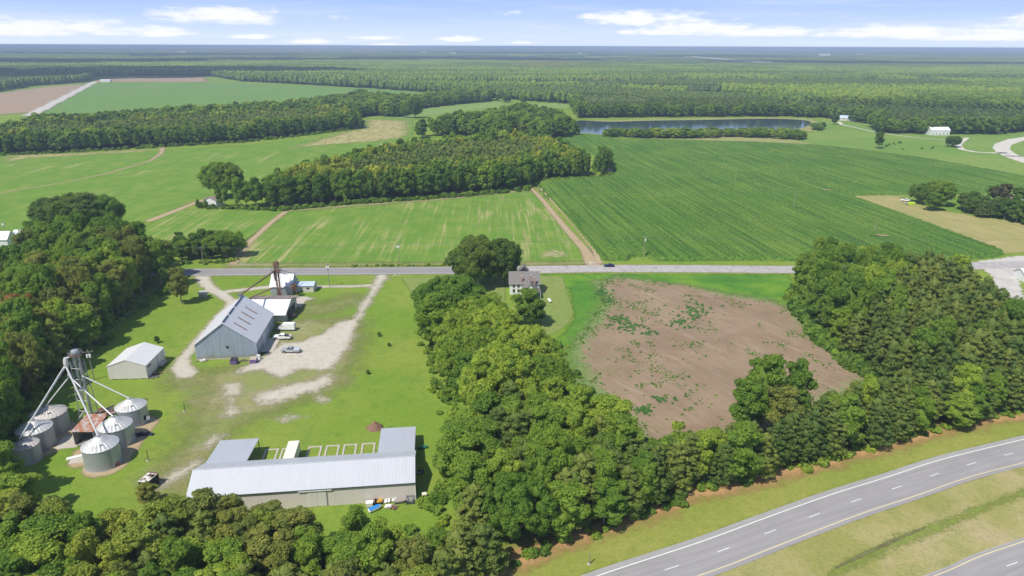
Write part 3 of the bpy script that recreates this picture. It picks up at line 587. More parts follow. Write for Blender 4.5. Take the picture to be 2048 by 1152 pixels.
# ---- rusty elevator at the mill
tx,ty=-89.9,247.8
el=empty('grain_elevator',(tx,ty,0),0,'rusty slender grain elevator tower standing in front of mill house','elevator')
MB().box(-.75,-.2,-.25,.25,0,13.6).box(.2,.75,-.25,.25,0,13.6).build('leg_trunking',M_rust,el)
lat=MB()
for z_ in range(0,13,2):
    lat.tube((-.8,-.3,z_),(.8,-.3,z_+2),.05,n=4).tube((.8,.3,z_),(-.8,.3,z_+2),.05,n=4)
for s in (-1.1,1.1):
    lat.tube((s,-.7,0),(s*.8,-.5,13),.07,n=4); lat.tube((s,.7,0),(s*.8,.5,13),.07,n=4)
lat.build('lattice',M_wood,el)
MB().box(-1.0,1.0,-.6,.6,13.2,14.1).extr([(-.9,14.1),(.9,14.1),(.6,14.9),(-.6,14.9)],-.55,.55).build('head_hood',M_rust,el,bevel=.05)
MB().box(-1.6,1.6,-1.3,1.3,10.9,11.0).build('platform',M_rust,el)
rl=MB()
for (x0,y0),(x1,y1) in (((-1.6,-1.3),(1.6,-1.3)),((1.6,-1.3),(1.6,1.3)),((1.6,1.3),(-1.6,1.3)),((-1.6,1.3),(-1.6,-1.3))):
    for z_ in (11.5,12.0): rl.tube((x0,y0,z_),(x1,y1,z_),.04,n=4)
    rl.tube((x0,y0,11),(x0,y0,12),.04,n=4)
rl.build('railing',M_rust,el)
MB().lathe([(.1,7.0),(.55,8.4),(.65,9.4),(.3,10.4)],(-.9,0),10).build('hopper',M_wood,el)
MB().tube((.4,0,11.6),(5.2,6.4,7.6),.14,n=6).tube((.5,0,10.6),(2.4,5.4,7.5),.14,n=6).build('spout',M_steel,el)
# ---- grain conveyor from elevator to barn ridge
m_cv=M_rust
cvr=empty('grain_conveyor',(-92.0,217.0,12.4),0,'long dark sloping conveyor from elevator tower to far barn ridge','conveyor')
o_=Vector((-92.0,217.0,12.4)); e_=Vector((tx-.4,ty,11.2)); dv=e_-o_
MB().tube((0,0,.2),tuple(dv),.24,n=8).build('tube',M_rust,cvr); fr=MB()
for i in range(1,9):
    p=dv*(i/9)
    fr.tube(p+Vector((0,0,.5)),p+Vector((0,0,-.35)),.04,n=4)
fr.tube((0,0,.9),tuple(dv+Vector((0,0,.5))),.05,n=4); fr.build('truss',M_rust,cvr)
MB().box(-.6,.6,-.6,.6,-.5,.6).build('drive_head',M_grey,cvr); r2=MB()
for a in range(6): r2.tube((-.9+.36*a,-.8,.3),(-.9+.36*a,-.8,1.3),.03,n=4)
r2.tube((-.9,-.8,1.3),(.9,-.8,1.3),.03,n=4); r2.build('railing',M_rust,cvr)
# second run: open channel from elevator foot down over the store roof
MB().box(-.3,.3,0,14.5,0,.25).build('roof_conveyor',M_rust,None,label='dark conveyor trough lying across the feed store roof',cat='conveyor')
rc=bpy.data.objects['roof_conveyor']; a0=Vector((tx-1.0,ty-2,5.0)); a1=Vector((-94.6,229.6,6.45)); rc.location=a0; d=a1-a0; rc.rotation_euler=d.to_track_quat('Y','Z').to_euler(); rc.scale=(1,d.length/14.5,1)
# steel frame and little cart right of the store
fr_=empty('hopper_stand',(*G(590,594),0),0,'rusty open steel loading frame beside the feed store','frame')
lb=MB()
for x in (-1.1,1.1):
    for y in (-1.1,1.1): lb.tube((x*1.1,y*1.1,0),(x*.6,y*.6,5),.09,n=5)
lb.build('legs_frame',M_rust,fr_); MB().lathe([(.2,2.6),(1.1,4.4),(1.1,5.2)],n=8,cap=False).build('hopper',M_rust,fr_)
MB().tube((0,0,5),(-3.4,1,3.6),.14,n=6).build('spout',M_rust,fr_)
def trailer(loc,rz,L,W_,deckm,label,H=.8,sides=0):
    r=empty('flat_trailer',(*loc,0),rz,label,'trailer')
    MB().box(-L/2,L/2,-W_/2,W_/2,H-.15,H).build('deck',deckm,r)
    if sides: MB().box(-L/2,L/2,-W_/2,-W_/2+.06,H,H+sides).box(-L/2,L/2,W_/2-.06,W_/2,H,H+sides).box(-L/2,-L/2+.06,-W_/2,W_/2,H,H+sides).build('sides',M_rust,r)
    for s in (-1,1):
        MB().tube((-.4,s*(W_/2-.3),.35),(-.4,s*(W_/2-.05),.35),.35,n=12).build('wheel',M_tyre,r)
    MB().tube((L/2,0,H-.1),(L/2+1.1,0,.4),.06,n=5).build('tow_bar',M_grey,r)
    return r
trailer(G(586,634),R(95),3.2,1.9,M_wood,'small brown cart with low sides right of feed store',.8,.7)
# hut on the lawn left of the drive
hut=empty('pump_hut',(*G(407,594),0),R(5),'small square block hut with flat roof on the lawn','hut')
MB().box(-1.3,1.3,-1.1,1.1,0,2.0).build('wall',paint('block_wall',(.38,.36,.30),.9,dirt=.5),hut); MB().box(-1.5,1.5,-1.3,1.3,2.0,2.14).build('roof',M_shedroof,hut)
MB().box(-.3,.3,-1.14,-1.1,0,1.5).build('door',M_wood,hut)
# ---- pale steel shed
sh=gable('metal_shed',(-117.4,178.7),math.atan2(.7,10.8),10.9,12.6,4.3,6.2,'y',M_palewall,M_shedroof,'pale grey steel shed with low white gable roof left of the barn','shed',.12,base=.25)
for x in (.1,2.6,5.4,8.2,10.4): MB().box(x,x+.5,.05,.5,0,.3).build('foundation_block',M_conc,sh)
MB().box(.3,10.6,.4,12.2,.02,.28).build('crawl_space',M_dark,sh)
MB().box(10.9,10.96,1.0,3.2,3.1,3.6).build('window',paint('blue_glass',(.05,.07,.16),.2),sh); MB().box(10.9,10.97,7.4,7.6,.3,4.1).build('door_seam',M_grey,sh)
MB().box(10.95,11.5,11.2,12,2.6,3.4).build('air_conditioner',M_white,sh)
dk=empty('loading_ramp',(*G(323,732),0),R(4),'flat pale loading ramp on posts against the shed','ramp')
MB().box(-.8,1.1,-1.9,1.9,.9,1.05).build('deck',M_conc,dk); 
for x in (-.6,.9):
    for y in (-1.7,1.7): MB().box(x-.06,x+.06,y-.06,y+.06,0,.9).build('leg',M_grey,dk)
rubble('scrap_pile',(G(303,757)[0]+.5,G(303,757)[1]+.6),9,1.7,[M_grey,M_wood],'scrap and old appliances at right front corner of shed','scrap')
rubble('scrap_pile',G(313,748),6,1.2,[paint('cream_paint',(.6,.52,.42),.6),M_rust],'cream and rust coloured scrap beside the pale shed','scrap')
# ---- grain bins
M_binwall=ribbed('bin_wall_metal',(.42,.45,.48),.9,.42,.35,streak=.6,rust=.06,rust_col=(.26,.2,.16),depth=.02); M_binold=ribbed('old_bin_wall',(.40,.39,.385),.9,.6,.2,streak=.7,rust=.16,rust_col=(.25,.19,.15))
M_binroof=ribbed('bin_roof_metal',(.62,.62,.61),.9,.42,.25,streak=.4,rust=.14,rust_col=(.30,.18,.12)); M_binroof2=ribbed('old_bin_roof',(.58,.56,.53),.9,.6,.1,streak=.5,rust=.33,rust_col=(.25,.14,.09))
BIN={}
def bin_(key,px,py,r_,h,rise,wm,rm,label,door_az=None,dent=0):
    gx,gy=G(px,py); d=Vector((gx,gy)).normalized(); c=Vector((gx,gy))+d*r_
    o=empty('grain_bin',(c.x,c.y,0),0,label,'grain bin','grain bins under the elevator tower'); BIN[key]=(c.x,c.y,h+rise)
    prof=[(r_+.12,0),(r_+.12,.12),(r_,.13)]; nz=int(h/.28)
    for i in range(nz+1):
        zz=.15+(h-.15)*i/nz; prof.append((r_+(.022 if i%2 else 0),zz))
    MB().lathe(prof,n=56).build('wall',wm,o,smooth=False)
    n=48; vs=[(0,0,h+rise)]; 
    for j,(rr,zz) in enumerate(((.6,h+rise-.02),(r_*.55,h+rise*.46),(r_+.12,h-.04))):
        for i in range(n):
            q=2*math.pi*i/n; up=.09 if i%2==0 else 0; rq=rr; zq=zz+up*(0 if j==0 else 1)
            if dent and j==1 and 1.5<q<4: zq-=dent
            vs.append((rq*math.cos(q),rq*math.sin(q),zq))
    fs=[(0,1+i,1+(i+1)%n) for i in range(n)]+[(1+j*n+i,1+(j+1)*n+i,1+(j+1)*n+(i+1)%n,1+j*n+(i+1)%n) for j in (0,1) for i in range(n)]
    MB().add(vs,fs).build('roof',rm,o)
    MB().lathe([(.5,h+rise-.02),(.45,h+rise+.25),(.2,h+rise+.34)],n=14).build('cap',M_steel,o)
    q=-.9; cx_,cy_=(r_*.6*math.cos(q),r_*.6*math.sin(q)); MB().cbox((cx_,cy_,h+rise*.44),(.55,.55,.16),q).build('hatch',M_grey,o)
    q=R(-35); lad=MB()
    for s in (-.2,.2): lad.tube(((r_+.12)*math.cos(q)-s*math.sin(q),(r_+.12)*math.sin(q)+s*math.cos(q),.2),((r_+.12)*math.cos(q)-s*math.sin(q),(r_+.12)*math.sin(q)+s*math.cos(q),h),.03,n=4)
    for i in range(int(h/.4)): lad.tube(((r_+.12)*math.cos(q)+.2*math.sin(q),(r_+.12)*math.sin(q)-.2*math.cos(q),.4+i*.4),((r_+.12)*math.cos(q)-.2*math.sin(q),(r_+.12)*math.sin(q)+.2*math.cos(q),.4+i*.4),.02,n=4)
    lad.build('ladder',M_grey,o)
    if door_az is not None:
        q=R(door_az); MB().cbox(((r_+.03)*math.cos(q),(r_+.03)*math.sin(q),1.7),(.12,.9,1.1),q).build('door',M_dark,o)
        MB().cbox(((r_+.55)*math.cos(q)+.3,(r_+.5)*math.sin(q),1.6),(.8,.1,.9),q+1).build('open_door_leaf',M_white,o)
    return o
bin_('F',212,942,3.85,5.1,2.1,M_binwall,M_binroof,'clean grey grain bin with rust streaked roof, nearest to the long building')
bin_('E',240,898,3.8,4.9,2.1,M_binwall,M_binroof,'grey grain bin in the middle of the right row of three')
bin_('D',270.6,856,3.65,4.8,1.9,M_binwall,M_binroof,'grey grain bin with open side door, nearest the pale shed',door_az=-12)
bin_('A',109,872,4.0,4.9,1.9,M_binold,M_binroof2,'weathered grain bin with flat rusting roof, farthest of the left row',dent=.35)
bin_('B',81,904,3.8,4.9,2.0,M_binold,M_binroof,'weathered grain bin with ladder in the middle of left row')
bin_('C',62,930,2.7,4.3,1.2,M_binold,M_binroof2,'small old grain bin half behind the tree at far left',dent=.25)
sheet('bare_ground',[band([(212,930),(240,890),(274,850)],9.5),band([(85,895),(112,862)],9.5),band([(165,905),(158,925)],4)],m_dirt,.03,.8,1.2)
for (px,py,a,b,rz) in [(140,884,5,6,12),(160,918,4,3.6,15)]: MB().cbox((0,0,.05),(a,b,.1),R(rz)).build('concrete_pad',M_conc,None,kind='structure').location=(*G(px,py),0)
# ---- elevator tower above the bins
TX,TY=G(171.5,838); TX+=1.3; HT=18.9
tw=empty('elevator_tower',(TX,TY,0),R(-8),'tall galvanised grain elevator tower rising between the grain bins','elevator')
MB().box(-1.1,-.7,-.22,.22,.5,HT).box(.35,.75,-.22,.22,.5,HT).build('leg_trunking',M_steel,tw)
sup=MB()
for s,y in ((-1.7,-1.1),(1.4,-1.1),(-1.7,1.1),(1.4,1.1)): sup.tube((s*1.15,y*1.2,0),(s*.75,y*.8,HT-2),.11,n=5)
for i in range(0,18,3):
    k_=1.15-.4*i/19; sup.tube((-1.7*k_,-1.1*k_,i),(1.4*k_,-1.1*k_,i+3),.05,n=4); sup.tube((1.4*k_,1.1*k_,i),(-1.7*k_,1.1*k_,i+3),.05,n=4); sup.tube((-1.7*k_,-1.1*k_,i),(-1.7*k_,1.1*k_,i+3),.05,n=4); sup.tube((1.4*k_,1.1*k_,i),(1.4*k_,-1.1*k_,i+3),.05,n=4)
    sup.tube((-1.7*k_,-1.1*k_,i),(1.4*k_,-1.1*k_,i),.05,n=4)
sup.build('lattice',M_steel,tw)
MB().lathe([(.95,HT),(.95,HT+.55),(.8,HT+.85),(.3,HT+1.05)],(-.15,0),16).build('head_dome',M_steel,tw,smooth=True)
MB().lathe([(1.55,HT-.55),(1.55,HT-.45)],(-.15,0),10).build('platform',M_rust,tw); rr_=MB()
for i in range(10):
    a=2*math.pi*i/10; b=2*math.pi*(i+1)/10
    for zz in (HT+.05,HT+.55): rr_.tube((-.15+1.55*math.cos(a),1.55*math.sin(a),zz),(-.15+1.55*math.cos(b),1.55*math.sin(b),zz),.045,n=4)
    rr_.tube((-.15+1.55*math.cos(a),1.55*math.sin(a),HT-.5),(-.15+1.55*math.cos(a),1.55*math.sin(a),HT+.55),.045,n=4)
rr_.build('railing',M_grey,tw)
lad=MB()
for s in (-.22,.22): lad.tube((1.2,s,0),(1.2,s,HT-.5),.04,n=4)
for i in range(40): lad.tube((1.2,-.22,.5+i*.5),(1.2,.22,.5+i*.5),.025,n=4)
for i in range(8):
    zz=3+i*2.2
    for j in range(6):
        a=-1.4+j*.47; lad.tube((1.2+.4*math.cos(a),.4*math.sin(a),zz),(1.2+.4*math.cos(a+.47),.4*math.sin(a+.47),zz),.02,n=3)
lad.build('ladder_cage',M_grey,tw)
MB().lathe([(.3,HT-3.6),(.62,HT-2.6),(.55,HT-1.6),(.25,HT-.8)],(-2.2,-1.2),8).build('distributor',paint('white_metal_old',(.66,.62,.58),.5,dirt=.5),tw)
MB().tube((-1.2,-.6,HT-.7),(-2.2,-1.2,HT-1.2),.3,n=6).build('discharge_chute',M_steel,tw)
MB().lathe([(.25,HT-6.2),(.5,HT-5.6),(.4,HT-5)],(-1.7,-1.6),8).build('lower_distributor',M_steel,tw); MB().tube((-2.0,-1.4,HT-3.3),(-1.7,-1.6,HT-5),.22,n=6).build('drop_pipe',M_steel,tw)
M_sp=paint('spout_metal',(.62,.62,.62),.4,.3,dirt=.3)
inv=Matrix.Rotation(R(8),3,'Z')
def spout(frm,key,rad=.17,to=None):
    b=Vector(to or BIN[key]); loc=inv@(b-Vector((TX,TY,0))); MB().tube(frm,loc+Vector((0,0,.2)),rad,n=10).build('spout',M_sp,tw)
spout((-2.0,-1.6,HT-3.3),'F',.21); spout((-2.5,-1.4,HT-3.3),'B'); spout((-2.7,-1.1,HT-3.0),None,.17,(BIN['C'][0]-1.4,BIN['C'][1]+.5,BIN['C'][2]-.3))
spout((-1.5,-1.7,HT-6.0),'E',.18); spout((-1.9,-1.6,HT-6.0),'A'); spout((.6,-.4,HT-6.0),'D',.18)
MB().tube((-.3,-1.2,3.0),(-1.3,-2.6,1.0),.25,n=8).build('boot_spout',M_steel,tw)
# ---- open drive shed with rusty roof between the bins
ds=empty('drive_shed',(-106.5,144.2,0),R(1),'open drive-through shed with bright rusty tin roof between bins','shed')
MB().slab([(-.3,-.2,3.9),(5.1,-.2,3.9),(5.1,7.0,4.7),(-.3,7.0,4.7)],.08).build('roof',M_rustroof,ds)
MB().box(-.1,0,0,6.8,0,3.75).build('left_wall',M_binold,ds); MB().box(4.8,4.9,0,6.8,0,3.75).build('right_wall',M_binwall,ds)
MB().box(-.1,4.9,6.7,6.8,0,4.5).build('back_wall',M_dark,ds); MB().box(0,4.8,.2,6.6,0.02,.1).build('floor_slab',M_conc,ds)
for y in (.1,3.2,6): MB().box(0,4.8,y,y+.12,3.3,3.45).build('beam',M_wood,ds)
rubble('collapsed_shed',G(213,825),16,2.6,[M_rustroof,M_wood],'collapsed tin and timber shed between the elevator and far bin','wreckage',1.6,3.2)
rubble('rubble_pile',G(186,883),12,2.0,[M_grey,M_wood],'grey scrap heap beside the front grain bin','scrap',.8,1.3)
MB().cbox((0,0,.25),(4.6,1.0,.35),R(30)).build('concrete_beam',M_white,None,bevel=.03,label='long white slab lying on concrete in front of bins',cat='slab').location=(*G(156,915),0)
MB().tube((-.8,0,.45),(.8,0,.45),.45,n=14).build('oil_drum',M_grey,None,label='dark barrel tank lying by the mouth of drive shed',cat='barrel').location=(*G(167,893),0)
ox=empty('auger_motor',(*G(231,931),0),R(20),'small rusty orange auger motor beside the front bin','machine')
MB().box(-.8,.8,-.5,.5,.2,.9).build('housing',M_orange,ox,bevel=.06); MB().tube((.1,0,.5),(.1,-.62,.5),.32,n=12).build('fan_opening',M_dark,ox); MB().box(-.7,-.5,-.45,.45,0,.2).build('skid',M_rust,ox); MB().box(.5,.7,-.45,.45,0,.2).build('skid',M_rust,ox)
rubble('tarpaulin_heap',G(289,870),8,1.9,[paint('dark_blue_tarp',(.03,.035,.07),.4,dirt=.1),M_dark],'dark blue tarpaulin heap beside the middle bin','tarpaulin',.5,1.8)
# ---- thin posts
for k_,(px,py,h,lab) in enumerate([(297,922,3.0,'thin dark post on the grass right of the front bin'),(370,823,2.8,'thin dark post on the lawn right of the far bin'),(1179,1128,2.6,'dark wooden post on the highway verge'),(428,563,2.6,'short dark sign post by the left drive entrance'),(782,560,2.4,'dark post at right side of the drive entrance')]):
    r=empty('post',(*G(px,py),0),0,lab,'post'); MB().tube((0,0,0),(.02,.05,h),.09 if k_<2 else .13,.06 if k_<2 else .1,n=6).build('shaft',M_dark if k_<2 else M_wood,r); MB().cbox((-.15,-.1,.08),(.6,.5,.16),.3).build('base_stone',M_conc,r)
for k_,(px,py) in enumerate([(788,556),(793,556),(800,556)]):
    r=empty('mailbox',(*G(px,py),0),0,['white mailbox nearest the gravel drive','white mailbox in the middle of three','white mailbox farthest right of three'][k_],'mailbox','mailboxes by the drive')
    MB().box(-.05,.05,-.05,.05,0,1).build('post',M_wood,r); MB().box(-.13,.13,-.28,.28,1,1.3).build('box',M_white,r,bevel=.04)
# ---- junk truck at the lower left
jt=empty('old_camper',(*G(299,975),0),R(78),'derelict camper trailer with stained white roof and maroon rear, by the trees','camper')
MB().box(-1.6,1.7,-1.1,1.1,.6,2.5).build('box_body',M_dark,jt); MB().box(-1.65,1.7,-1.15,1.15,2.5,2.57).build('roof',paint('stained_white',(.66,.64,.60),.7,dirt=.9,scale=2.5),jt); MB().box(1.7,2.0,-1.15,1.15,.6,2.6).build('rear_frame',paint('maroon_paint',(.14,.02,.04),.6),jt)

for i in range(14): MB().cbox((random.uniform(-1.4,1.2),random.uniform(-.9,.9),2.6),(random.uniform(.3,1),random.uniform(.2,.6),.05),random.uniform(0,3)).build('roof_patch',M_rust if i%2 else M_wood,jt)
for x in (-1.0,1.1):
    for s in (-1,1): MB().tube((x,s*.85,.45),(x,s*1.15,.45),.45,n=12).build('wheel',M_tyre,jt)
rubble('scrap_pile',G(285,986),9,1.3,[M_white,M_grey],'pale scrap heap in front of the derelict truck','scrap',.8,1.2)
# ---- long storage building
la=math.atan2(5.5,46.3); lb_=gable('storage_building',(-66.9,118.0),la,46.6,11.9,4.5,7.1,'x',M_beige,M_longroof,'long low storage building with pale blue-grey metal roof and beige wall','warehouse',.12,.25,rx=5.6)
MB().box(22.3,29.2,-.32,-.18,4.0,4.25).build('door_rail',M_white,lb_)
for x0,x1 in ((24.2,26.1),(26.15,28.0)): MB().box(x0,x1,-.12,-.02,.1,3.95).build('sliding_door',M_palewall,lb_)
MB().box(28.05,28.15,-.1,-.02,0,3.95).build('door_post',M_grey,lb_); MB().box(-.1,46.7,-.30,-.24,4.26,4.40).build('gutter',M_dark,lb_)
MB().box(-.15,46.75,5.5,5.7,7.2,7.3).build('ridge_cap',M_trim,lb_)
MB().box(-.08,.05,-.06,.05,0,4.4).build('corner_trim',M_white,lb_); MB().box(46.56,46.7,-.06,.05,0,4.4).build('corner_trim',M_white,lb_)
M_lroof=ribbed('lean_to_roof_metal',(.50,.52,.56),.4,.5,.2,streak=.2)
def leanto(x0,x1,L,label):
    MB().slab([(x0,11.7,4.7),(x1,11.7,4.7),(x1,11.9+L,3.5),(x0,11.9+L,3.5)],.1).build('lean_to_roof',M_lroof,lb_)
    p=MB()
    for x in (x0+.2,(x0+x1)/2,x1-.2):
        for y in (11.9+L*.5,11.7+L): p.box(x-.09,x+.09,y-.09,y+.09,0,4.0-(y-11.9)*1.2/L-.05 if L else 4)
    p.build('lean_to_posts',M_wood,lb_)
leanto(.3,9.2,11.3,''); leanto(38.0,46.4,12.5,'')
MB().box(38.1,38.2,12,24.2,0,3.4).build('lean_to_wall',M_dark,lb_)
# trailer box
tl=empty('box_trailer',(-51.2,137.0,0),la+R(0),'cream white box trailer backed against the long building','trailer')
MB().box(-1.25,1.25,-4.6,3.6,1.05,3.8).build('cargo_box',paint('cream_white',(.74,.72,.60),.45,dirt=.1),tl,bevel=.04); MB().box(-1.1,1.1,-4.4,3.4,.75,1.03).build('chassis',M_dark,tl)
for y in (1.6,2.7):
    for s in (-1,1): MB().tube((s*.85,y,.5),(s*1.2,y,.5),.5,n=12).build('wheel',M_tyre,tl)
MB().box(-1.2,1.2,3.6,3.66,1.1,3.7).build('rear_door',M_white,tl)
# concrete stall footings behind the building
cs,sn=math.cos(la),math.sin(la)
def LB(x,y): return (-66.9+x*cs-y*sn,118.0+x*sn+y*cs)
for i,x in enumerate((10.2,14.2,20.4,24.6,28.8,33.2,37.5)):
    mb=MB(); mb.box(0,3.3,0,.45,0,.14); mb.box(0,.45,-4.2,0,0,.14); mb.box(2.85,3.3,-4.2,0,0,.14)
    o=mb.build('concrete_footing',M_conc,None,label='U-shaped concrete footing number %s from the left behind the long building'%['one','two','three','four','five','six','seven'][i],cat='footing',group='concrete footings behind the long building'); o.location=(*LB(x,23.1),0); o.rotation_euler=(0,0,la)
# dirt heap
def mound(name,px,py,r_,h,mat,label,cat):
    n=22; vs=[]; K=7
    for j in range(K+1):
        rr=r_*(1-j/K)**.9; zz=h*(j/K)**1.1
        for i in range(n):
            a=2*math.pi*i/n; q=1+random.uniform(-.12,.12); vs.append((rr*q*math.cos(a),rr*q*.85*math.sin(a),zz+random.uniform(-.08,.08)*(j>0)))
    fs=[(j*n+i,j*n+(i+1)%n,(j+1)*n+(i+1)%n,(j+1)*n+i) for j in range(K) for i in range(n)]
    MB().add(vs,fs).build(name,mat,None,smooth=True,label=label,cat=cat).location=(*G(px,py),0)
m,t=new_mat('red_soil'); p=wpos(t); n=t.noise(p,2.5,6,.75); m_heap=finish(m,t,t.mix(t.step(n,.35,.7),(.20,.105,.07),(.30,.19,.14)),1,.1,bump=n,bstr=.9,bdist=.3)
mound('dirt_heap',750,856,2.3,2.0,m_heap,'heap of red-brown soil on the lawn above the long building','dirt heap')
# ---- yard clutter at the right end of the long building
def at_local(x,y): return (*LB(x,y),0)
cb=empty('crate',at_local(36.9,-1.0),la,'cream square crate below the long building wall','crate'); MB().box(-.7,.7,-.5,.5,.1,.9).build('body',paint('cream_board2',(.70,.64,.52),.7),cb); MB().box(-.75,.75,-.55,.55,.9,.97).build('lid',M_white,cb)
mw=empty('yellow_tractor',at_local(38.7,-.4),la,'small yellow garden tractor against the long building wall','tractor')
MB().extr([(-.9,.4),(.9,.4),(.9,.9),(.2,1.0),(.1,.65),(-.9,.7)],-.4,.4).build('body',paint('yellow_paint',(.62,.36,.06),.5,dirt=.4),mw,bevel=.04); MB().box(-.75,-.35,-.25,.25,.7,1.15).build('seat',M_black,mw); MB().tube((.2,0,1.0),(-.05,0,1.25),.04,n=5).build('steering_column',M_dark,mw)
for x,r_ in ((-.6,.42),(.65,.28)):
    for s in (-1,1): MB().tube((x,s*.4,r_),(x,s*.6,r_),r_,n=12).build('wheel',M_tyre,mw)
def chair(x,y,rz,label):
    r=empty('plastic_chair',at_local(x,y),rz,label,'chair','white plastic chairs by the long building')
    MB().box(-.26,.26,-.26,.26,.40,.44).build('seat',M_white,r); MB().extr([(.24,.42),(.28,.42),(.40,.95),(.36,.95)],-.26,.26).build('backrest',M_white,r)
    for a in (-1,1):
        for b in (-1,1): MB().tube((a*.22,b*.22,.4),(a*.27,b*.27,0),.025,n=4).build('leg',M_white,r)
chair(40.2,-.6,1.2,'white plastic chair nearest the yellow tractor'); chair(40.9,-.5,1.5,'white plastic chair second from yellow tractor'); chair(41.8,-.3,1.6,'white plastic chair beside the grey covered boat, left of its neighbour'); chair(42.4,-.4,1.8,'white plastic chair touching the grey covered boat')
MB().cbox((0,0,.35),(1.2,.8,.06),0).cbox((0,0,.17),(.1,.1,.34),0).build('plastic_table',M_white,None,label='small white plastic table in front of chairs',cat='table').location=at_local(40.9,-1.8)
MB().lathe([(.18,.25),(.32,.25),(.35,.3),(.32,.36),(.18,.36)],n=14,cap=False).build('toilet_seat_ring',M_white,None,label='round white plastic ring lying by the chairs',cat='ring').location=at_local(40.4,-2.1)
def boat(loc,rz,L,Wd,m1,m2,label):
    r=empty('small_boat',loc,rz,label,'boat'); n=9; vs=[]
    for j in range(n):
        u=j/(n-1); wv=Wd/2*(1-max(0,(u-.55)/.45)**2.2) ; x=-L/2+L*u; vs+= [(x,-wv*.7,.12+.25*max(0,u-.6)),(x,-wv,.6+.2*u),(x,wv,.6+.2*u),(x,wv*.7,.12+.25*max(0,u-.6))]
    fs=[(0,1,2,3)]+[(j*4+i,j*4+i+4,j*4+(i+1)%4+4,j*4+(i+1)%4) for j in range(n-1) for i in range(4)]
    MB().add(vs,fs).build('hull',m1,r); MB().slab([(-L/2+.1,-Wd/2+.05,.74),(L*.2,-Wd/2+.08,.84),(L*.45,0,.9),(L*.2,Wd/2-.08,.84),(-L/2+.1,Wd/2-.05,.74)],.06).build('cover',m2,r); return r
boat(at_local(38.2,-2.6),R(35),2.9,1.25,M_white,paint('blue_cover',(.03,.22,.60),.5,dirt=.15),'little boat with bright blue cover below the long building')
boat(at_local(43.6,-.7),R(12),2.9,1.2,paint('grey_hull',(.28,.26,.24),.7,dirt=.5),paint('grey_cover',(.30,.27,.25),.8,dirt=.5),'grey covered boat against wall near building corner')
pc=empty('wire_cage',at_local(45.5,-.8),la,'dark wire cage full of scrap at the building corner','cage'); MB().box(-.9,.9,-.7,.7,0,.12).build('base',M_dark,pc); cg=MB()
for i in range(9):
    x=-.9+i*.225; cg.box(x-.02,x+.02,-.7,-.66,0,1.3).box(x-.02,x+.02,.66,.7,0,1.3)
cg.box(-.9,.9,-.7,-.66,1.26,1.3).box(-.9,.9,.66,.7,1.26,1.3).box(-.9,-.86,-.7,.7,1.26,1.3).box(.86,.9,-.7,.7,1.26,1.3); cg.build('bars',M_grey,pc); sc_=MB()
for i in range(10): sc_.cbox((random.uniform(-.6,.6),random.uniform(-.4,.4),random.uniform(.2,.9)),(.5,.3,.2),random.uniform(0,3))
sc_.build('contents',M_silverp,pc)
rubble('scrap_pile',(LB(42,-2.2)),8,1.2,[M_rust,M_wood],'brown scrap heap in front of the white chairs','scrap',.4,1.0)
wc=empty('water_tote',(*G(849,994),0),.3,'cream plastic tote on grass right of the building','tote'); MB().box(-.5,.5,-.45,.45,.15,1.0).build('tank',paint('cream_plastic',(.78,.76,.62),.5,dirt=.1),wc,bevel=.08); MB().box(-.55,.55,-.5,.5,0,.14).build('pallet',M_wood,wc)
MB().cbox((0,0,.4),(2.6,.9,.5),.3).build('green_canoe',paint('green_paint',(.03,.16,.09),.5),None,bevel=.15,label='dark green canoe right of the long building far end',cat='canoe').location=(*G(845,897),0)
rubble('scrap_pile',G(838,945),6,1.4,[M_grey,M_dark],'scrap in the shadow right of the long building','scrap',.6,1.2)
# ---- vehicles (front towards local +x)
def wheels(r,xs,ty_,rad=.38,rim=M_rim):
    for x in xs:
        for s in (-1,1):
            w_=MB().tube((x,s*(ty_-.13),rad),(x,s*(ty_+.10),rad),rad,n=18).build('wheel',M_tyre,r); MB().tube((x,s*(ty_+.09),rad),(x,s*(ty_+.115),rad),rad*.62,n=14).build('rim',rim,w_)
def lamps(r,xf,xr,yw,z_):
    for s in (-1,1):
        MB().cbox((xf,s*yw,z_),(.1,.34,.2)).build('headlight',M_lite,r,bevel=.02); MB().cbox((xr,s*yw,z_+.05),(.08,.2,.35)).build('taillight',M_redl,r)
def sidewin(r,pts,y0,y1,zlo,zhi,nm='side_window'):
    for s in (-1,1):
        q=[(x,s*(y0+(y1-y0)*(z_-zlo)/(zhi-zlo)+.012),z_) for x,z_ in pts]; q2=[(x,y-s*.03,z_) for x,y,z_ in q]; n=len(q)
        MB().add(q+q2,[tuple(range(n)),tuple(range(2*n-1,n-1,-1))]+[(i,n+i,n+(i+1)%n,(i+1)%n) for i in range(n)]).build(nm,M_glass,r)
def crosswin(r,nm,a,b,wa,wb):
    (xa,za),(xb,zb)=a,b; n=Vector((zb-za,0,-(xb-xa))).normalized(); 
    if n.z<0: n=-n
    q=[(xa,-wa,za),(xa,wa,za),(xb,wb,zb),(xb,-wb,zb)]; q=[tuple(Vector(p)+n*.012) for p in q]; q2=[tuple(Vector(p)-n*.03) for p in q]
    MB().add(q+q2,[(0,1,2,3),(7,6,5,4)]+[(i,4+i,4+(i+1)%4,(i+1)%4) for i in range(4)]).build(nm,M_glass,r)
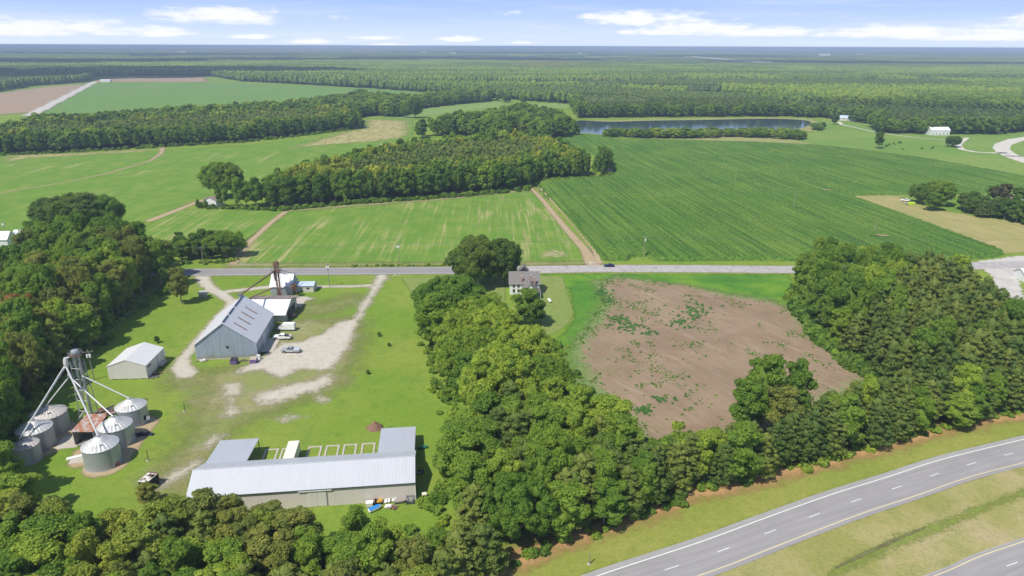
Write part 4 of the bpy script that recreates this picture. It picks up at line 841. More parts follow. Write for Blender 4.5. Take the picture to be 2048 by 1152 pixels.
def pickup(loc,rz,pm,label,crew=True,bedm=None):
    r=empty('pickup_truck',(*loc,0),rz,label,'pickup truck')
    body=MB().extr([(-1.0,.5),(1.35,.5),(1.5,.95),(2.2,.95),(2.35,.5),(2.95,.5),(3.0,.75),(2.95,1.1),(2.6,1.2),(1.25,1.28),(-1.0,1.28)],-.98,.98)
    body.box(-2.9,-1.0,-.98,.98,.62,.72).box(-2.9,-1.0,-.98,-.86,.72,1.28).box(-2.9,-1.0,.86,.98,.72,1.28).box(-2.95,-2.85,-.98,.98,.6,1.28); body.build('body',pm,r,bevel=.035)
    fx=.35 if crew else -.15; cabb=-1.0 if crew else -.75
    MB().extr([(cabb,1.25),(cabb+.12,1.88),(fx,1.92),(fx+.25,1.88),(1.3,1.26)],-.93,.93,-.74,.74,1.5).build('cab',pm,r,bevel=.04)
    crosswin(r,'windshield',(1.2,1.33),(fx+.3,1.86),.84,.70); crosswin(r,'rear_window',(cabb-.005,1.38),(cabb+.09,1.80),.80,.70)
    yy=lambda z_:.93+(0 if z_<1.5 else -.19*(z_-1.5)/.4)
    sidewin(r,[(fx-.45+.0,1.36),(1.05,1.36),(fx+.25,1.80),(fx-.45,1.80)],.93,.74,1.25,1.9); sidewin(r,[(cabb+.25,1.36),(fx-.55,1.36),(fx-.55,1.80),(cabb+.3,1.80)],.93,.74,1.25,1.9)
    wheels(r,(1.85,-1.95),.88); lamps(r,2.93,-2.92,.78,.92); MB().box(2.97,3.05,-.9,.9,.5,.68).build('front_bumper',M_rim,r); MB().box(-3.08,-2.95,-.9,.9,.45,.62).build('rear_bumper',M_rim,r); MB().box(2.96,3.0,-.5,.5,.75,1.02).build('grille',M_dark,r)
    if bedm: MB().box(-2.85,-1.02,-.86,.86,.74,1.22 if bedm!=M_dark else .78).build('bed_cover' if bedm!=M_dark else 'bed_floor',bedm,r)
    return r
pickup(G(565,678),R(178),M_white,'white crew cab pickup with dark toolbox beside the van',True,M_dark)
pk=bpy.data.objects['pickup_truck']; MB().box(-1.9,-1.1,-.8,.8,.8,1.36).build('toolbox',M_black,pk)
pickup(G(582,704.5),R(180),M_silverp,'silver pickup with pale bed cover on the gravel, nearest vehicle',False,paint('pale_bed_liner',(.45,.50,.58),.5))
vn=empty('cargo_van',(*G(574,660),0),R(178),'white high-roof cargo van nearest the feed store','van')
MB().extr([(-3.0,.45),(2.7,.45),(2.95,.6),(2.98,1.05),(2.45,1.3),(1.55,2.2),(1.1,2.6),(-2.85,2.7),(-3.0,2.5)],-1.0,1.0,-.88,.88,1.5).build('body',M_white,vn,bevel=.05)
crosswin(vn,'windshield',(2.38,1.40),(1.62,2.16),.86,.80); sidewin(vn,[(1.0,1.42),(2.05,1.42),(1.55,2.0),(1.0,2.0)],1.0,.88,1.0,2.6); wheels(vn,(1.95,-1.75),.90,.36); lamps(vn,2.93,-3.0,.78,.98); MB().box(-2.9,2.8,-1.02,1.02,.42,.6).build('sill',M_grey,vn)
car=empty('car',(*G(1218,533.5),0),R(181),'dark blue sedan driving on the road beside the corn','car')
MB().extr([(-2.3,.35),(2.25,.35),(2.35,.6),(2.2,.85),(1.1,.98),(-1.7,1.02),(-2.3,.95)],-.9,.9).build('body',paint('dark_blue_paint',(.012,.018,.07),.25,dirt=0),car,bevel=.05)
MB().extr([(-1.75,.98),(-1.1,1.42),(.15,1.45),(1.05,.95)],-.82,.82,-.62,.62,1.2).build('cabin',paint('dark_blue_paint',(.012,.018,.07)),car,bevel=.03); crosswin(car,'windshield',(.98,1.02),(.22,1.42),.74,.6); crosswin(car,'rear_window',(-1.65,1.06),(-1.12,1.40),.74,.6)
sidewin(car,[(-1.4,1.05),(.8,1.05),(.15,1.38),(-1.05,1.38)],.82,.62,.98,1.44); wheels(car,(1.4,-1.4),.8,.33); lamps(car,2.27,-2.3,.65,.72)
fp=pickup(G(1811,403),R(170),M_white,'far white pickup parked beside trees on the hay field edge',True,M_white)
lt=empty('lime_tarp_stack',(*G(1823,409),0),.2,'bright lime green covered stack beside far white pickup','stack'); MB().box(-1.9,1.9,-1,1,0,1.5).build('cover',paint('lime_tarp',(.50,.75,.03),.5,dirt=.05),lt,bevel=.15); MB().cbox((-3.4,.3,.4),(1.8,1.2,.8),.4).build('pallet_stack',M_grey,lt)
# ---- propane tank
pt_=empty('propane_tank',(*G(1099,604),0),R(105),'white propane tank lying on the mown lawn by farmhouse','propane tank')
n=16; prof=[]
vs=[];K=[(-1.5,0.02),(-1.42,.3),(-1.2,.46),(1.2,.46),(1.42,.3),(1.5,.02)]
for x,r_ in K:
    for i in range(n): a=2*math.pi*i/n; vs.append((x,r_*math.cos(a),.75+r_*math.sin(a)))
MB().add(vs,[(j*n+i,j*n+(i+1)%n,(j+1)*n+(i+1)%n,(j+1)*n+i) for j in range(5) for i in range(n)]+[tuple(range(n)),tuple(range(6*n-1,5*n-1,-1))]).build('tank',M_white,pt_,smooth=True); MB().box(-.15,.15,-.12,.12,1.2,1.35).build('valve_dome',M_white,pt_)
MB().box(-.9,-.7,-.35,.35,0,.35).box(.7,.9,-.35,.35,0,.35).build('feet',M_conc,pt_)
# ---- farmhouse
M_hroof=paint('grey_shingles',(.20,.185,.175),.95,dirt=.5,scale=1.2); M_hwall=ribbed('white_weatherboard',(.74,.74,.72),50,.6,0,streak=.15); M_brick=paint('chimney_brick',(.42,.28,.23),.9,dirt=.4,scale=4)
hx,hy=-.9,252.5
fh=gable('farmhouse',(hx,hy),R(1),11.6,9.5,4.6,8.0,'x',M_hwall,M_hroof,'white two-storey farmhouse with grey shingle roof, half hidden by trees','house',.45,.45)
# rear wing with cross gable towards the camera, porch roof and front dormer
wing=MB(); wing.add([(5.2,-6.5,0),(10.4,-6.5,0),(10.4,-6.5,3.8),(7.8,-6.5,6.3),(5.2,-6.5,3.8),(5.2,1,0),(10.4,1,0),(10.4,1,3.8),(7.8,1,6.3),(5.2,1,3.8)],[(0,1,2,3,4),(9,8,7,6,5),(1,6,7,2),(4,9,5,0)]); wing.build('wing_wall',M_hwall,fh)
MB().slab([(4.8,-6.8,3.5),(7.8,-6.8,6.5),(7.8,3.0,6.5),(4.8,1.0,3.5)],.1).slab([(7.8,-6.8,6.5),(10.8,-6.8,3.5),(10.8,1.0,3.5),(7.8,3.0,6.5)],.1).build('wing_roof',M_hroof,fh)
MB().slab([(10.4,-5.5,3.3),(12.0,-5.5,2.6),(12.0,1.5,2.6),(10.4,1.5,3.3)],.1).build('porch_roof',M_hroof,fh); pp=MB()
for y in (-5.3,-2,1.3): pp.box(11.8,11.95,y,y+.15,0,2.6)
pp.build('porch_posts',M_white,fh)
MB().slab([(3.4,4.75,8.1),(5.6,4.75,10.0),(5.6,9.9,10.0),(3.4,9.9,7.4)],.1).slab([(5.6,4.75,10.0),(7.8,4.75,8.1),(7.8,9.9,7.4),(5.6,9.9,10.0)],.1).build('dormer_roof',M_hroof,fh)
MB().add([(3.6,9.6,4),(7.6,9.6,4),(7.6,9.6,7.9),(5.6,9.6,9.8),(3.6,9.6,7.9)],[(4,3,2,1,0)]).build('dormer_wall',M_hwall,fh)
for x,y,z0,z1 in ((4.3,.3,3,7.6),(8.0,-1.4,5,8.4),(9.4,-1.0,4,7.5)):
    cc=MB().box(x,x+.6,y,y+.6,z0,z1).build('chimney',M_brick,fh); MB().box(x-.06,x+.66,y-.06,y+.66,z1,z1+.15).build('chimney_cap',M_conc,cc)
for x,z0 in ((1.2,2.9),(3.0,2.9),(1.2,.9),(3.0,.9)):
    fw=MB().box(x,x+.9,-.06,-.01,z0,z0+1.4).build('window',M_glass,fh); MB().box(x-.1,x,-.08,-.01,z0-.1,z0+1.5).box(x+.9,x+1.0,-.08,-.01,z0-.1,z0+1.5).box(x,x+.9,-.08,-.01,z0+1.4,z0+1.5).box(x-.15,x+1.05,-.12,-.01,z0-.2,z0-.1).build('frame',M_white,fw)
for x in (6.2,8.6): MB().box(x,x+.8,-6.56,-6.51,1.2,2.5).build('window',M_glass,fh)
# ---- other far houses
def simple_house(name,px,py,W,D,e,rdg,rz,wm,rm,label,cat='house',wins=4,axis='x'):
    h=gable(name,G(px,py),rz,W,D,e,rdg,axis,wm,rm,label,cat,.4)
    for i in range(wins):
        x=W*(i+.7)/(wins+.4); MB().box(x-.5,x+.5,-.06,-.01,1.0,2.2).build('window',M_glass,h)
    if wins: MB().box(W*.5-.45,W*.5+.45,-.07,-.01,0,2.1).build('door',M_grey,h)
    return h
simple_house('farmhouse_far',1861,270.5,21,10,5.5,8.5,R(0),M_hwall,M_whiteroof,'distant long white house with pale roof against the right woods',wins=5)
simple_house('open_barn',1660,235.8,15,9,4.5,6.3,R(-4),M_hwall,M_shedroof,'far small white-roofed barn right of the pond','barn',0)
simple_house('grey_cottage',1679,241,18,9,3.5,6.5,R(-25),M_palewall,M_blueroof,'far grey-roofed cottage beside the far white barn','house',2)
simple_house('white_cottage',-44,500,14,7,5.0,8.0,R(5),M_hwall,M_whiteroof,'white cottage with pale roof at the left picture edge','house',4)
simple_house('garage',27,481,4.6,7,2.6,4.6,R(10),M_hwall,M_whiteroof,'small white-roofed garage behind the left cottage','garage',0)
fs_=simple_house('field_shed',409,413,9,6,4.2,6.0,R(-18),M_hwall,M_brownroof,'small white shed with brown roof beside the middle wood','shed',0,'y')
simple_house('ranch_house',1992,418,15,9,3.2,5.4,R(-8),M_hwall,M_whiteroof,'white-roofed ranch house between dark trees at right','house',3)
simple_house('ranch_annex',2034,418,14,9,3.2,5.2,R(-8),M_hwall,M_shedroof,'pale-roofed annex right of the ranch house','house',0)
rh=bpy.data.objects['ranch_house']; MB().box(9,10,4,5,4.5,6.6).build('chimney',M_brick,rh)
simple_house('roadside_house',2050,566,9,8,3.0,5,R(0),M_hwall,M_whiteroof,'white house corner beyond the pines at right edge','house',2)
fb=[(366,110,60,30,18,'silo-like white farm plant on the far left horizon','farm plant'),(573,104,90,40,10,'long white factory roof near the horizon','factory'),(586,104,50,40,8,'small white factory hall beside the long one','factory'),(640,106,10,10,40,'pale water tower near the horizon','water tower'),(900,111,60,30,9,'tiny white building right of centre near the horizon','building'),(842,109,50,30,8,'tiny white building near centre horizon','building'),(1640,113,70,30,9,'far white shed among right-hand woods','building'),(1655,113,25,25,14,'far white block beside the far white shed','building'),(1155,111,50,30,10,'far pale barn by pale fields','barn'),(1712,113,70,30,9,'far low white sheds near right horizon','building'),(200,164,26,12,6,'white farm buildings at the end of the pale road','farm')]
for px,py,W,D,H_,lab,cat in fb:
    x,y=G(px,py)
    if cat=='water tower':
        r=empty('water_tower',(x,y,0),0,lab,cat); MB().lathe([(1.6,0),(1.3,30)],n=10).build('shaft',M_white,r); MB().lathe([(1.5,30),(7,35),(7,40),(2,45)],n=14).build('tank',M_white,r)
    elif H_>=18:
        r=empty('farm_plant',(x,y,0),0,lab,cat)
        for i in range(4): MB().lathe([(7,0),(7,26+i%2*6),(1,31+i%2*6)],(i*17-25,0),14).build('silo',M_white,r)
        MB().box(-55,-35,-10,10,0,16).build('shed',M_white,r)
    else:
        r=gable('far_building',(x,y),0,W,D,18+H_*.6 if y>4000 else H_*.7,22+H_*.6 if y>4000 else H_,'x',M_white,M_whiteroof,lab,cat,.5)
# bridge of the far highway
x,y=G(1517,131)
br=empty('far_highway_bridge',(x,y,0),0,'far pale twin highway overpass rising among the woods','bridge')
for s in (-17,17): MB().slab([(s-7,-350,17),(s+7,-350,17),(s+7+s*.6,1500,26),(s-7+s*.6,1500,26)],2).build('carriageway',paint('pale_far_road',(.62,.60,.56),.8,dirt=.05),br)
for s in (-17,17):
    for q in range(-300,1400,200): MB().box(s-6,s+6,q,q+6,0,15).build('pier',M_conc,br)
# ---- utility poles and wires
PT={}
def upole(key,px,py,h,label,rz=0,arm=2.4,trans=0,lean=0,double=False,xyz=None):
    x,y=xyz or G(px,py); r=empty('utility_pole',(x,y,0),rz,label,'utility pole','utility poles'); r.rotation_euler=(0,lean,rz)
    MB().tube((0,0,-.3),(0,0,h),.17,.11,n=8).build('shaft',M_pole,r)
    if arm:
        MB().cbox((0,-.14,h-.35),(arm,.12,.14)).build('crossarm',M_wood,r)
        for s in (-1,0,1):
            MB().lathe([(.05,h-.28 if s else h),(.07,h-.1 if s else h+.18)],(s*(arm/2-.12),-.14 if s else 0),6).build('insulator',M_white,r)
    for i in range(trans): 
        tr_=MB().lathe([(.24,h-2.1),(.27,h-2.0),(.27,h-1.15),(.2,h-1.0)],((-.36 if i%2 else .36)*(1+i//2),-.3),12).build('transformer',M_lite,r,smooth=True)
    PT[key]=(x,y,h,rz,arm,lean)
upole('T',188.5,760,9.4,'utility pole with two white transformers beside the elevator tower',R(20),2.6,2)
PT['T']=(*G(188.5,760),9.4,R(20),2.6,0)
upole('a',361,573,10.2,'leaning utility pole at wood edge where the left drive meets road',R(50),2.2,0,R(-7))
upole('b',407,530,8.2,'utility pole with crossarm left across the road by bushes',0,2.8)
upole('c',798,530,10,'utility pole with transformer across the road in front of soybean field',0,1.6,2)
upole('d',659,574,10,'utility pole with transformers on grass between office and drive',0,1.4,2)
upole('e',1287,515,10,'utility pole standing in a notch at corn field edge',0,1.4,1)
upole('f',927,559,9.5,'utility pole against the big oak by the road',0,0)
upole('g',1383,330,11,'farthest of the utility poles standing in the corn',R(20),0)
upole('h',1470,366,10.5,'middle utility pole standing in the corn on a green tuft',R(20),0)
upole('i',1587,420,11,'nearest utility pole standing in the corn field',R(20),0)
upole('j',15,482,10,'utility pole with transformers near the left cottage',0,1.6,2)
upole('k',1794,262,14,'far utility pole before woods, left of distant white house',0,0)
upole('l',1996,272,14,'far utility pole before woods near the ring road',0,1.5)
upole('m',1312,302,11,'far dark pole at the notch on top of corn field',0,0)
upole('n',1268,280,9,'far pole by the pond bushes',0,0)
upole('o',1748,470,8,'pole top showing above the right woods',0,0)
def wire(keys,label,offs=(-.9,0,.9),drop=0,sag=.9):
    r=empty('power_line',(PT[keys[0]][0],PT[keys[0]][1],0),0,label,'power line'); base=Vector((PT[keys[0]][0],PT[keys[0]][1],0))
    for o_ in offs:
        mb=MB()
        for a,b in zip(keys,keys[1:]):
            A=PT[a];B_=PT[b]; d=Vector((B_[0]-A[0],B_[1]-A[1],0)).normalized(); nrm=Vector((-d.y,d.x,0)); pa=Vector((A[0],A[1],A[2]-drop))+nrm*o_-base; pb=Vector((B_[0],B_[1],B_[2]-drop))+nrm*o_-base; N=14; pr=pa
            for i in range(1,N+1):
                u=i/N; q=pa.lerp(pb,u)+Vector((0,0,-sag*4*u*(1-u))); mb.tube(pr,q,.022,n=3,cap=False); pr=q
        mb.build('wire',M_wire,r)
PT['L0']=(-260,292,9,0,2,0); PT['R0']=(230,300,10,0,2,0); PT['J0']=(-420,330,10,0,2,0)
wire(['L0','b','c','e','R0'],'overhead power line running along far side of the road')
wire(['T','a','b'],'overhead power line along the left wood to the road',(-.6,.6))
wire(['c','d'],'service wire crossing the road to the office',(0,)); wire(['m','g','h','i','o'],'thin power line over the corn field',(0,)); wire(['f','c'],'service wire to the pole against the oak',(0,),2)
bi=empty('billboard',(*G(1290,519),0),0,'small pale marker stones beside the corn notch pole','marker'); MB().box(-3.4,-2.9,-.2,.2,0,.5).build('stone',M_conc,bi)
rubble('stone_pile',G(1186,527),9,1.6,[M_conc,M_white],'pale stones where the field track meets the road','stones',.5,.9)
# ================================================================== trees
def leaf_mat():
    m,t=new_mat('foliage'); oi=t.node('ShaderNodeObjectInfo'); tint=t.attr('tint')
    def inst(nm):
        n=t.n.new('ShaderNodeAttribute'); n.attribute_type='INSTANCER'; n.attribute_name=nm; return n
    it=inst('tone'); ih=inst('hast')
    base=t.mix(ih.outputs['Fac'],oi.outputs['Color'],it.outputs['Color'])
    r=oi.outputs['Random']
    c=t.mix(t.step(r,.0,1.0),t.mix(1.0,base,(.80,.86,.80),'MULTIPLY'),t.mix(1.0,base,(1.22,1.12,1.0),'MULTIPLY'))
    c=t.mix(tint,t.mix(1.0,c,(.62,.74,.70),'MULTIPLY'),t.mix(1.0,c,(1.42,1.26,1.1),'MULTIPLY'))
    tr=t.mix(1.0,c,(1.3,1.5,.6),'MULTIPLY')
    return finish(m,t,c,.62,.18,trans=(tr,.38))
M_leaf=leaf_mat()
m,t=new_mat('bark'); p=wpos(t); M_bark=finish(m,t,t.mix(t.noise(t.vscale(p,3,3,.6),1,4,.7),(.20,.165,.13),(.36,.32,.27)),.95,.1)
def cards(c,nrm,size,tint):
    n=len(c); r=rng.normal(size=(n,3)); a=np.cross(nrm,r); a/=np.linalg.norm(a,axis=1)[:,None]+1e-9; b=np.cross(nrm,a)
    s=size[:,None]; q=np.stack([c-a*s-b*s*.55,c+a*s*.6-b*s+nrm*s*.12,c+a*s+b*s*.6,c-a*s*.5+b*s-nrm*s*.15],1)
    return q.reshape(-1,3),np.repeat(tint,4)
def blob(c,r,nu=9,nv=6,amp=.2):
    u=np.linspace(0,2*np.pi,nu,endpoint=False); v=np.linspace(.12,np.pi-.12,nv); U,V_=np.meshgrid(u,v)
    rr=1+amp*(rng.random(U.shape)-.5)*2; P=np.stack([rr*np.sin(V_)*np.cos(U)*r[0]+c[0],rr*np.sin(V_)*np.sin(U)*r[1]+c[1],rr*np.cos(V_)*r[2]+c[2]],-1).reshape(-1,3)
    i=np.arange(nu*nv).reshape(nv,nu); j=np.roll(i,-1,1); F=np.stack([i[:-1].ravel(),i[1:].ravel(),j[1:].ravel(),j[:-1].ravel()],1); return P,F
def crown(name,puffs,ncard,size,core,lows=0):
    """puffs: (centre, radius, squash); leaf clumps sit on every puff"""
    V=[];T=[]
    for (c,r,sq) in puffs:
        d=rng.normal(size=(ncard,3)); d[:,2]+=.35; d/=np.linalg.norm(d,axis=1)[:,None]
        rad=r*(.72+.38*rng.random(ncard)); P=np.array(c)+d*rad[:,None]*np.array([1,1,sq]); nr=d*.9+rng.normal(size=d.shape)*.42+np.array([0,0,.25]); nr/=np.linalg.norm(nr,axis=1)[:,None]
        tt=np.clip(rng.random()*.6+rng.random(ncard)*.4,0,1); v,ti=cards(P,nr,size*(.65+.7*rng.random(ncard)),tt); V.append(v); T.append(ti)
    n=sum(len(v) for v in V); F=[np.arange(n).reshape(-1,4)]
    for (c,r) in core:
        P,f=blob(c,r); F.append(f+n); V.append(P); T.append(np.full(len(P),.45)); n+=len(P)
    me=fast_mesh(name,np.concatenate(V),np.concatenate(F),{'tint':np.concatenate(T)}); me.materials.append(M_leaf); return me
def unit(): 
    d=rng.normal(size=3); return d/np.linalg.norm(d)
def broadleaf(seed,lod=0,H=18.,Rr=4.8,zb=1.8,big=False):
    global rng; rng=np.random.default_rng(seed+40); lobes=[]; n=(12+seed%4) if not big else 40
    hc=(H-zb)/2; zc=zb+hc; lean=rng.normal(size=2)*.5
    for i in range(n):
        k=(i+.5)/n; ph=math.acos(1-2*k*.86); a=i*2.39996+rng.random()*.5; rad=Rr*(.44 if not big else .27)*(.72+.5*rng.random())
        out=(.80+.30*rng.random()) if rng.random()<.8 else .55
        if big and seed%2: out=.45+.75*rng.random()
        wb=.16 if not (big and seed%2) else .34; wob=1+wb*math.sin(2*a+seed)+.10*math.sin(3*a+seed*2.1)
        x=(Rr-rad)*out*math.sin(ph)**.8*math.cos(a)*wob; y=(Rr-rad)*out*math.sin(ph)**.8*math.sin(a)*wob; z_=zc+(hc-rad*.9)*math.cos(ph)*(.9+.15*rng.random())
        lobes.append(((x+lean[0]*k,y+lean[1]*k,z_),rad))
    puffs=[]; npf={0:13,1:5,2:0}[lod]
    if big: npf=14
    for c,r in lobes:
        ctr=np.array([0,0,zc]); o_=np.array(c)-ctr; o_/=np.linalg.norm(o_)+1e-6
        for j in range(npf):
            d=unit()+o_*.9+np.array([0,0,.35]); d/=np.linalg.norm(d); pr=(.28+.24*rng.random())*r if lod==0 else .52*r
            puffs.append((np.array(c)+d*r*(.72+.34*rng.random()),pr,.8))
    core=[(c,(r*.74,r*.74,r*.70)) for c,r in lobes]+[((0,0,zc),(Rr*.5,Rr*.5,hc*.62))]
    if lod==0: return crown('broadleaf_crown',puffs,84 if not big else 96,.172 if not big else .21,core),lobes
    if lod==1: return crown('broadleaf_crown',puffs,22,.55,core),lobes
    V=[];F=[];T=[];n_=0
    for c,r in lobes[::3]+[lobes[0]]:
        P,f=blob(c,(r*1.35,r*1.35,r*1.25),8,6,.22); V.append(P);F.append(f+n_);T.append(np.full(len(P),(.3+.4*rng.random())));n_+=len(P)
    P,f=blob((0,0,zc),(Rr*.75,Rr*.75,hc*.8),9,7,.2); V.append(P);F.append(f+n_);T.append(np.full(len(P),.4))
    me=fast_mesh('broadleaf_crown',np.concatenate(V),np.concatenate(F),{'tint':np.concatenate(T)}); me.materials.append(M_leaf); return me,lobes
def pine(seed,lod=0,H=15.,Rr=3.1,zb=2.2):
    global rng; rng=np.random.default_rng(seed+100); puffs=[]; core=[]; nl={0:11,1:7,2:0}[lod]
    for i in range(nl):
        u=(i+.5)/nl; zz=zb+(H-zb)*u; rad=Rr*(1-u**3.0)*.95+.5; cnt={0:9,1:5}[lod]; cnt=max(3,int(cnt*(1.1-.6*u)))
        for j in range(cnt):
            a=2*math.pi*(j+rng.random()*.8)/cnt+i; q=rad*(.62+.4*rng.random()); pr=(.62+.35*rng.random())*(1.15-.45*u)*(1 if lod==0 else 1.45)
            puffs.append((np.array([q*math.cos(a),q*math.sin(a),zz+rng.normal()*.35+.15*q]),pr,.62))
    for i in range(4):
        u=(i+.5)/4; core.append(((0,0,zb+(H-zb)*u),((Rr*(1-u**3.0)+.3)*.62,)*2+((H-zb)/4*.75,)))
    if lod==0: return crown('pine_crown',puffs,92,.15,core)
    if lod==1: return crown('pine_crown',puffs,20,.52,core)
    V=[];F=[];T=[];n_=0
    for k in range(3):
        u=(k+.4)/3; P,f=blob((0,0,zb+(H-zb)*u),((Rr*(1.05-u**3)+.3),)*2+((H-zb)/3*.8,),8,5,.25); V.append(P);F.append(f+n_);T.append(np.full(len(P),(.3+.4*rng.random())));n_+=len(P)
    me=fast_mesh('pine_crown',np.concatenate(V),np.concatenate(F),{'tint':np.concatenate(T)}); me.materials.append(M_leaf); return me
def trunk_mesh(name,H,r0,lobes=None,seed=0):
    mb=MB(); rnd=random.Random(seed); pts=[Vector((0,0,-.4))]
    for i in range(1,6): pts.append(Vector((rnd.uniform(-.25,.25)*i*.5,rnd.uniform(-.25,.25)*i*.5,H*.82*i/5)))
    for i in range(5): mb.tube(pts[i],pts[i+1],r0*(1-i*.17),r0*(1-(i+1)*.17),n=7,cap=False)
    if lobes:
        for c,r in lobes[:-1]:
            z0=max(2,c[2]-abs(c[0])-abs(c[1])); z0=min(z0,c[2]*.75); L_=math.hypot(c[0],c[1])+.1; e1=1+r*1.0/L_; mb.tube((pts[2].x*.6,pts[2].y*.6,z0),(c[0]*.7,c[1]*.7,c[2]),r0*.40,r0*.2,n=5,cap=False); mb.tube((c[0]*.7,c[1]*.7,c[2]),(c[0]*e1,c[1]*e1,c[2]+r*.75),r0*.2,r0*.07,n=4,cap=False)
    me=bpy.data.meshes.new(name); me.from_pydata(mb.v,[],mb.f); me.materials.append(M_bark); me.update(); return me
NB,NPN=6,4
BL=[broadleaf(s,0) for s in range(NB)]; BLc=[b[0] for b in BL]; BLt=[trunk_mesh('trunk',18,.30,BL[s][1],s) for s in range(NB)]
BM=[broadleaf(s,1)[0] for s in range(4)]; BF=[broadleaf(s,2)[0] for s in range(4)]
PL=[pine(s,0) for s in range(NPN)]; PLt=[trunk_mesh('trunk',15,.19,None,s+20) for s in range(NPN)]; PM=[pine(s,1) for s in range(3)]; PF=[pine(s,2) for s in range(3)]
rng=np.random.default_rng(11)
TONE=dict(mid=(0.167,0.273,0.041),light=(0.244,0.347,0.053),dark=(0.117,0.207,0.037),olive=(0.214,0.248,0.063),gold=(0.303,0.353,0.063),pine=(0.140,0.207,0.053),pinelt=(0.188,0.248,0.064),brown=(0.153,0.145,0.070),brown0=(0.320,0.174,0.081),oak=(0.129,0.202,0.041))
BIGL=[broadleaf(s,0,20.,11.,2.0,True) for s in range(2)]; BIGT=[trunk_mesh('trunk',20,.6,b[1][::3],i+50) for i,b in enumerate(BIGL)]
tm={'big_tree':([b[0] for b in BIGL],BIGT,20.,11.),'broadleaf_tree':(BLc,BLt,18.,4.8),'pine_tree':(PL,PLt,15.,3.1)}
def make_tree(kind,x,y,h,r_,tone,label,group=None,name=None,idx=None,rz=None):
    nmk=kind
    if kind=='broadleaf_tree' and r_>6.3: nmk='big_tree'
    cr_,tk_,H0,R0=tm[nmk]; i=random.randrange(len(cr_)) if idx is None else idx%len(cr_)
    e=bpy.data.objects.new(name or kind,None); COL.objects.link(e); e.location=(x,y,0); e.rotation_euler=(0,0,random.uniform(0,6.28) if rz is None else rz); e.empty_display_size=1
    s=Vector((r_/R0,r_/R0,h/H0)); e.scale=s
    tag(e,label,kind.replace('_',' ').replace('broadleaf tree','tree').replace('pine tree','pine'),group)
    tc_=TONE[tone] if isinstance(tone,str) else tone
    for nm,me in (('trunk',tk_[i]),('crown',cr_[i])):
        o=bpy.data.objects.new(nm,me); COL.objects.link(o); o.parent=e; o.color=(*tc_,1)
    return e
def special(pxc,pyb,pyt,wpx,tone,label,kind='broadleaf_tree',idx=None,H=None):
    x,y=G(pxc,pyb); X,Y,zc=PROJ(x,y,0)
    if H is None:
        lo,hi=0,45
        for _ in range(40):
            mdl=(lo+hi)/2
            if PROJ(x,y,mdl)[1]>pyt: lo=mdl
            else: hi=mdl
        H=lo
    zt=PROJ(x,y,H*.6)[2]; u=(pxc-1024)/F_PX; x=x+0
    # keep the crown, not the foot, above the marked column
    xc=u*zt; make_tree(kind,xc*.5+x*.5,y,H,wpx/2*zt/F_PX,tone,label,idx=idx); TAKEN.append((x,y,wpx/2*zt/F_PX))
TAKEN=[]
# ---- single trees one can point at
special(955,570,474,100,'oak','left half of the big dark oak standing across from farmhouse at road',idx=1)
special(1000,566,481,88,'oak','right half of the big dark oak, nearest the farmhouse roof',idx=2)
special(930,562,500,70,'oak','low left shoulder tree of the big dark oak by the road',idx=3)
special(108,462,397,92,'oak','dark spreading oak, leftmost of the clump behind the left wood',idx=4)
special(160,465,387,110,'oak','tallest dark spreading oak in middle of the clump behind the left wood',idx=0)
special(212,460,392,76,'mid','mid-green tree, rightmost of the clump behind the left wood',idx=5)
special(445,395,323,76,'mid','tall round tree standing alone at the left end of middle wood',idx=2)
special(452,515,463,62,'mid','rounded tree at the right end of roadside bushes left of soybean field',idx=3)
special(1057,648,578,58,'mid','dark leafy tree partly hiding the white farmhouse, left one',idx=1)
special(1072,650,597,50,'dark','small dark tree partly hiding the white farmhouse, right one',idx=4)
special(905,668,556,150,'mid','broad dark green tree left of the farmhouse, topmost of the centre grove',idx=0)
special(872,700,590,76,'mid','dark tree overhanging the lawn on the left of centre grove',idx=5)
special(985,735,622,130,'light','large light green tree in the centre grove below the farmhouse',idx=3)
special(1052,770,655,120,'light','bright green tree at right side of centre grove above the bare field',idx=2)
special(925,790,665,110,'light','light green round tree in middle left of centre grove',idx=4)
special(985,840,700,140,'light','wide bright tree in the middle of centre grove',idx=1)
special(1090,835,720,110,'mid','green tree at the right edge of centre grove by bare soil',idx=0)
special(1527,858,702,86,'mid','tall upper-left crown of the irregular tree clump standing against bare field',idx=0); special(1588,852,722,62,'mid','right-hand crown of the irregular tree clump standing against bare field',idx=2); special(1556,872,770,88,'olive','lower middle crown of the irregular tree clump against bare field',idx=5)
special(1490,868,760,80,'mid','lower tree leaning left of the tall irregular one by bare field',idx=5)
special(1215,905,795,100,'light','bright narrow tree at the lower left edge of the bare field',idx=3)
special(1757,297,263,20,'dark','dark narrow tree alone in pasture above the corn, near pond',idx=1)
special(1907,294,272,30,'dark','small round tree beside the curved pale lane',idx=2)
special(1668,249,232,13,'dark','small round bush by far white barn',idx=3); special(1645,258,244,12,'dark','small round bush right of the pond',idx=4)
special(1845,408,368,45,'dark','dark tree beside the far white pickup',idx=1); special(1880,410,362,60,'mid','tallest tree of clump beside the far white pickup',idx=2); special(1865,420,385,40,'mid','front tree of clump beside the far white pickup',idx=5)
special(2005,410,366,36,'brown','tree with brownish top behind the ranch house',idx=0) ; special(1990,405,372,34,'dark','dark tree left behind the ranch house',idx=3); special(2040,412,374,40,'dark','dark tree right behind the ranch house',idx=4)
special(830,236,197,30,'dark','dark tree standing alone on field edge left of middle woods',idx=2); special(812,236,205,20,'mid','small tree beside the lone dark one at field edge',idx=5)
special(720,192,178,22,'mid','lone round tree in the far green field',idx=1)
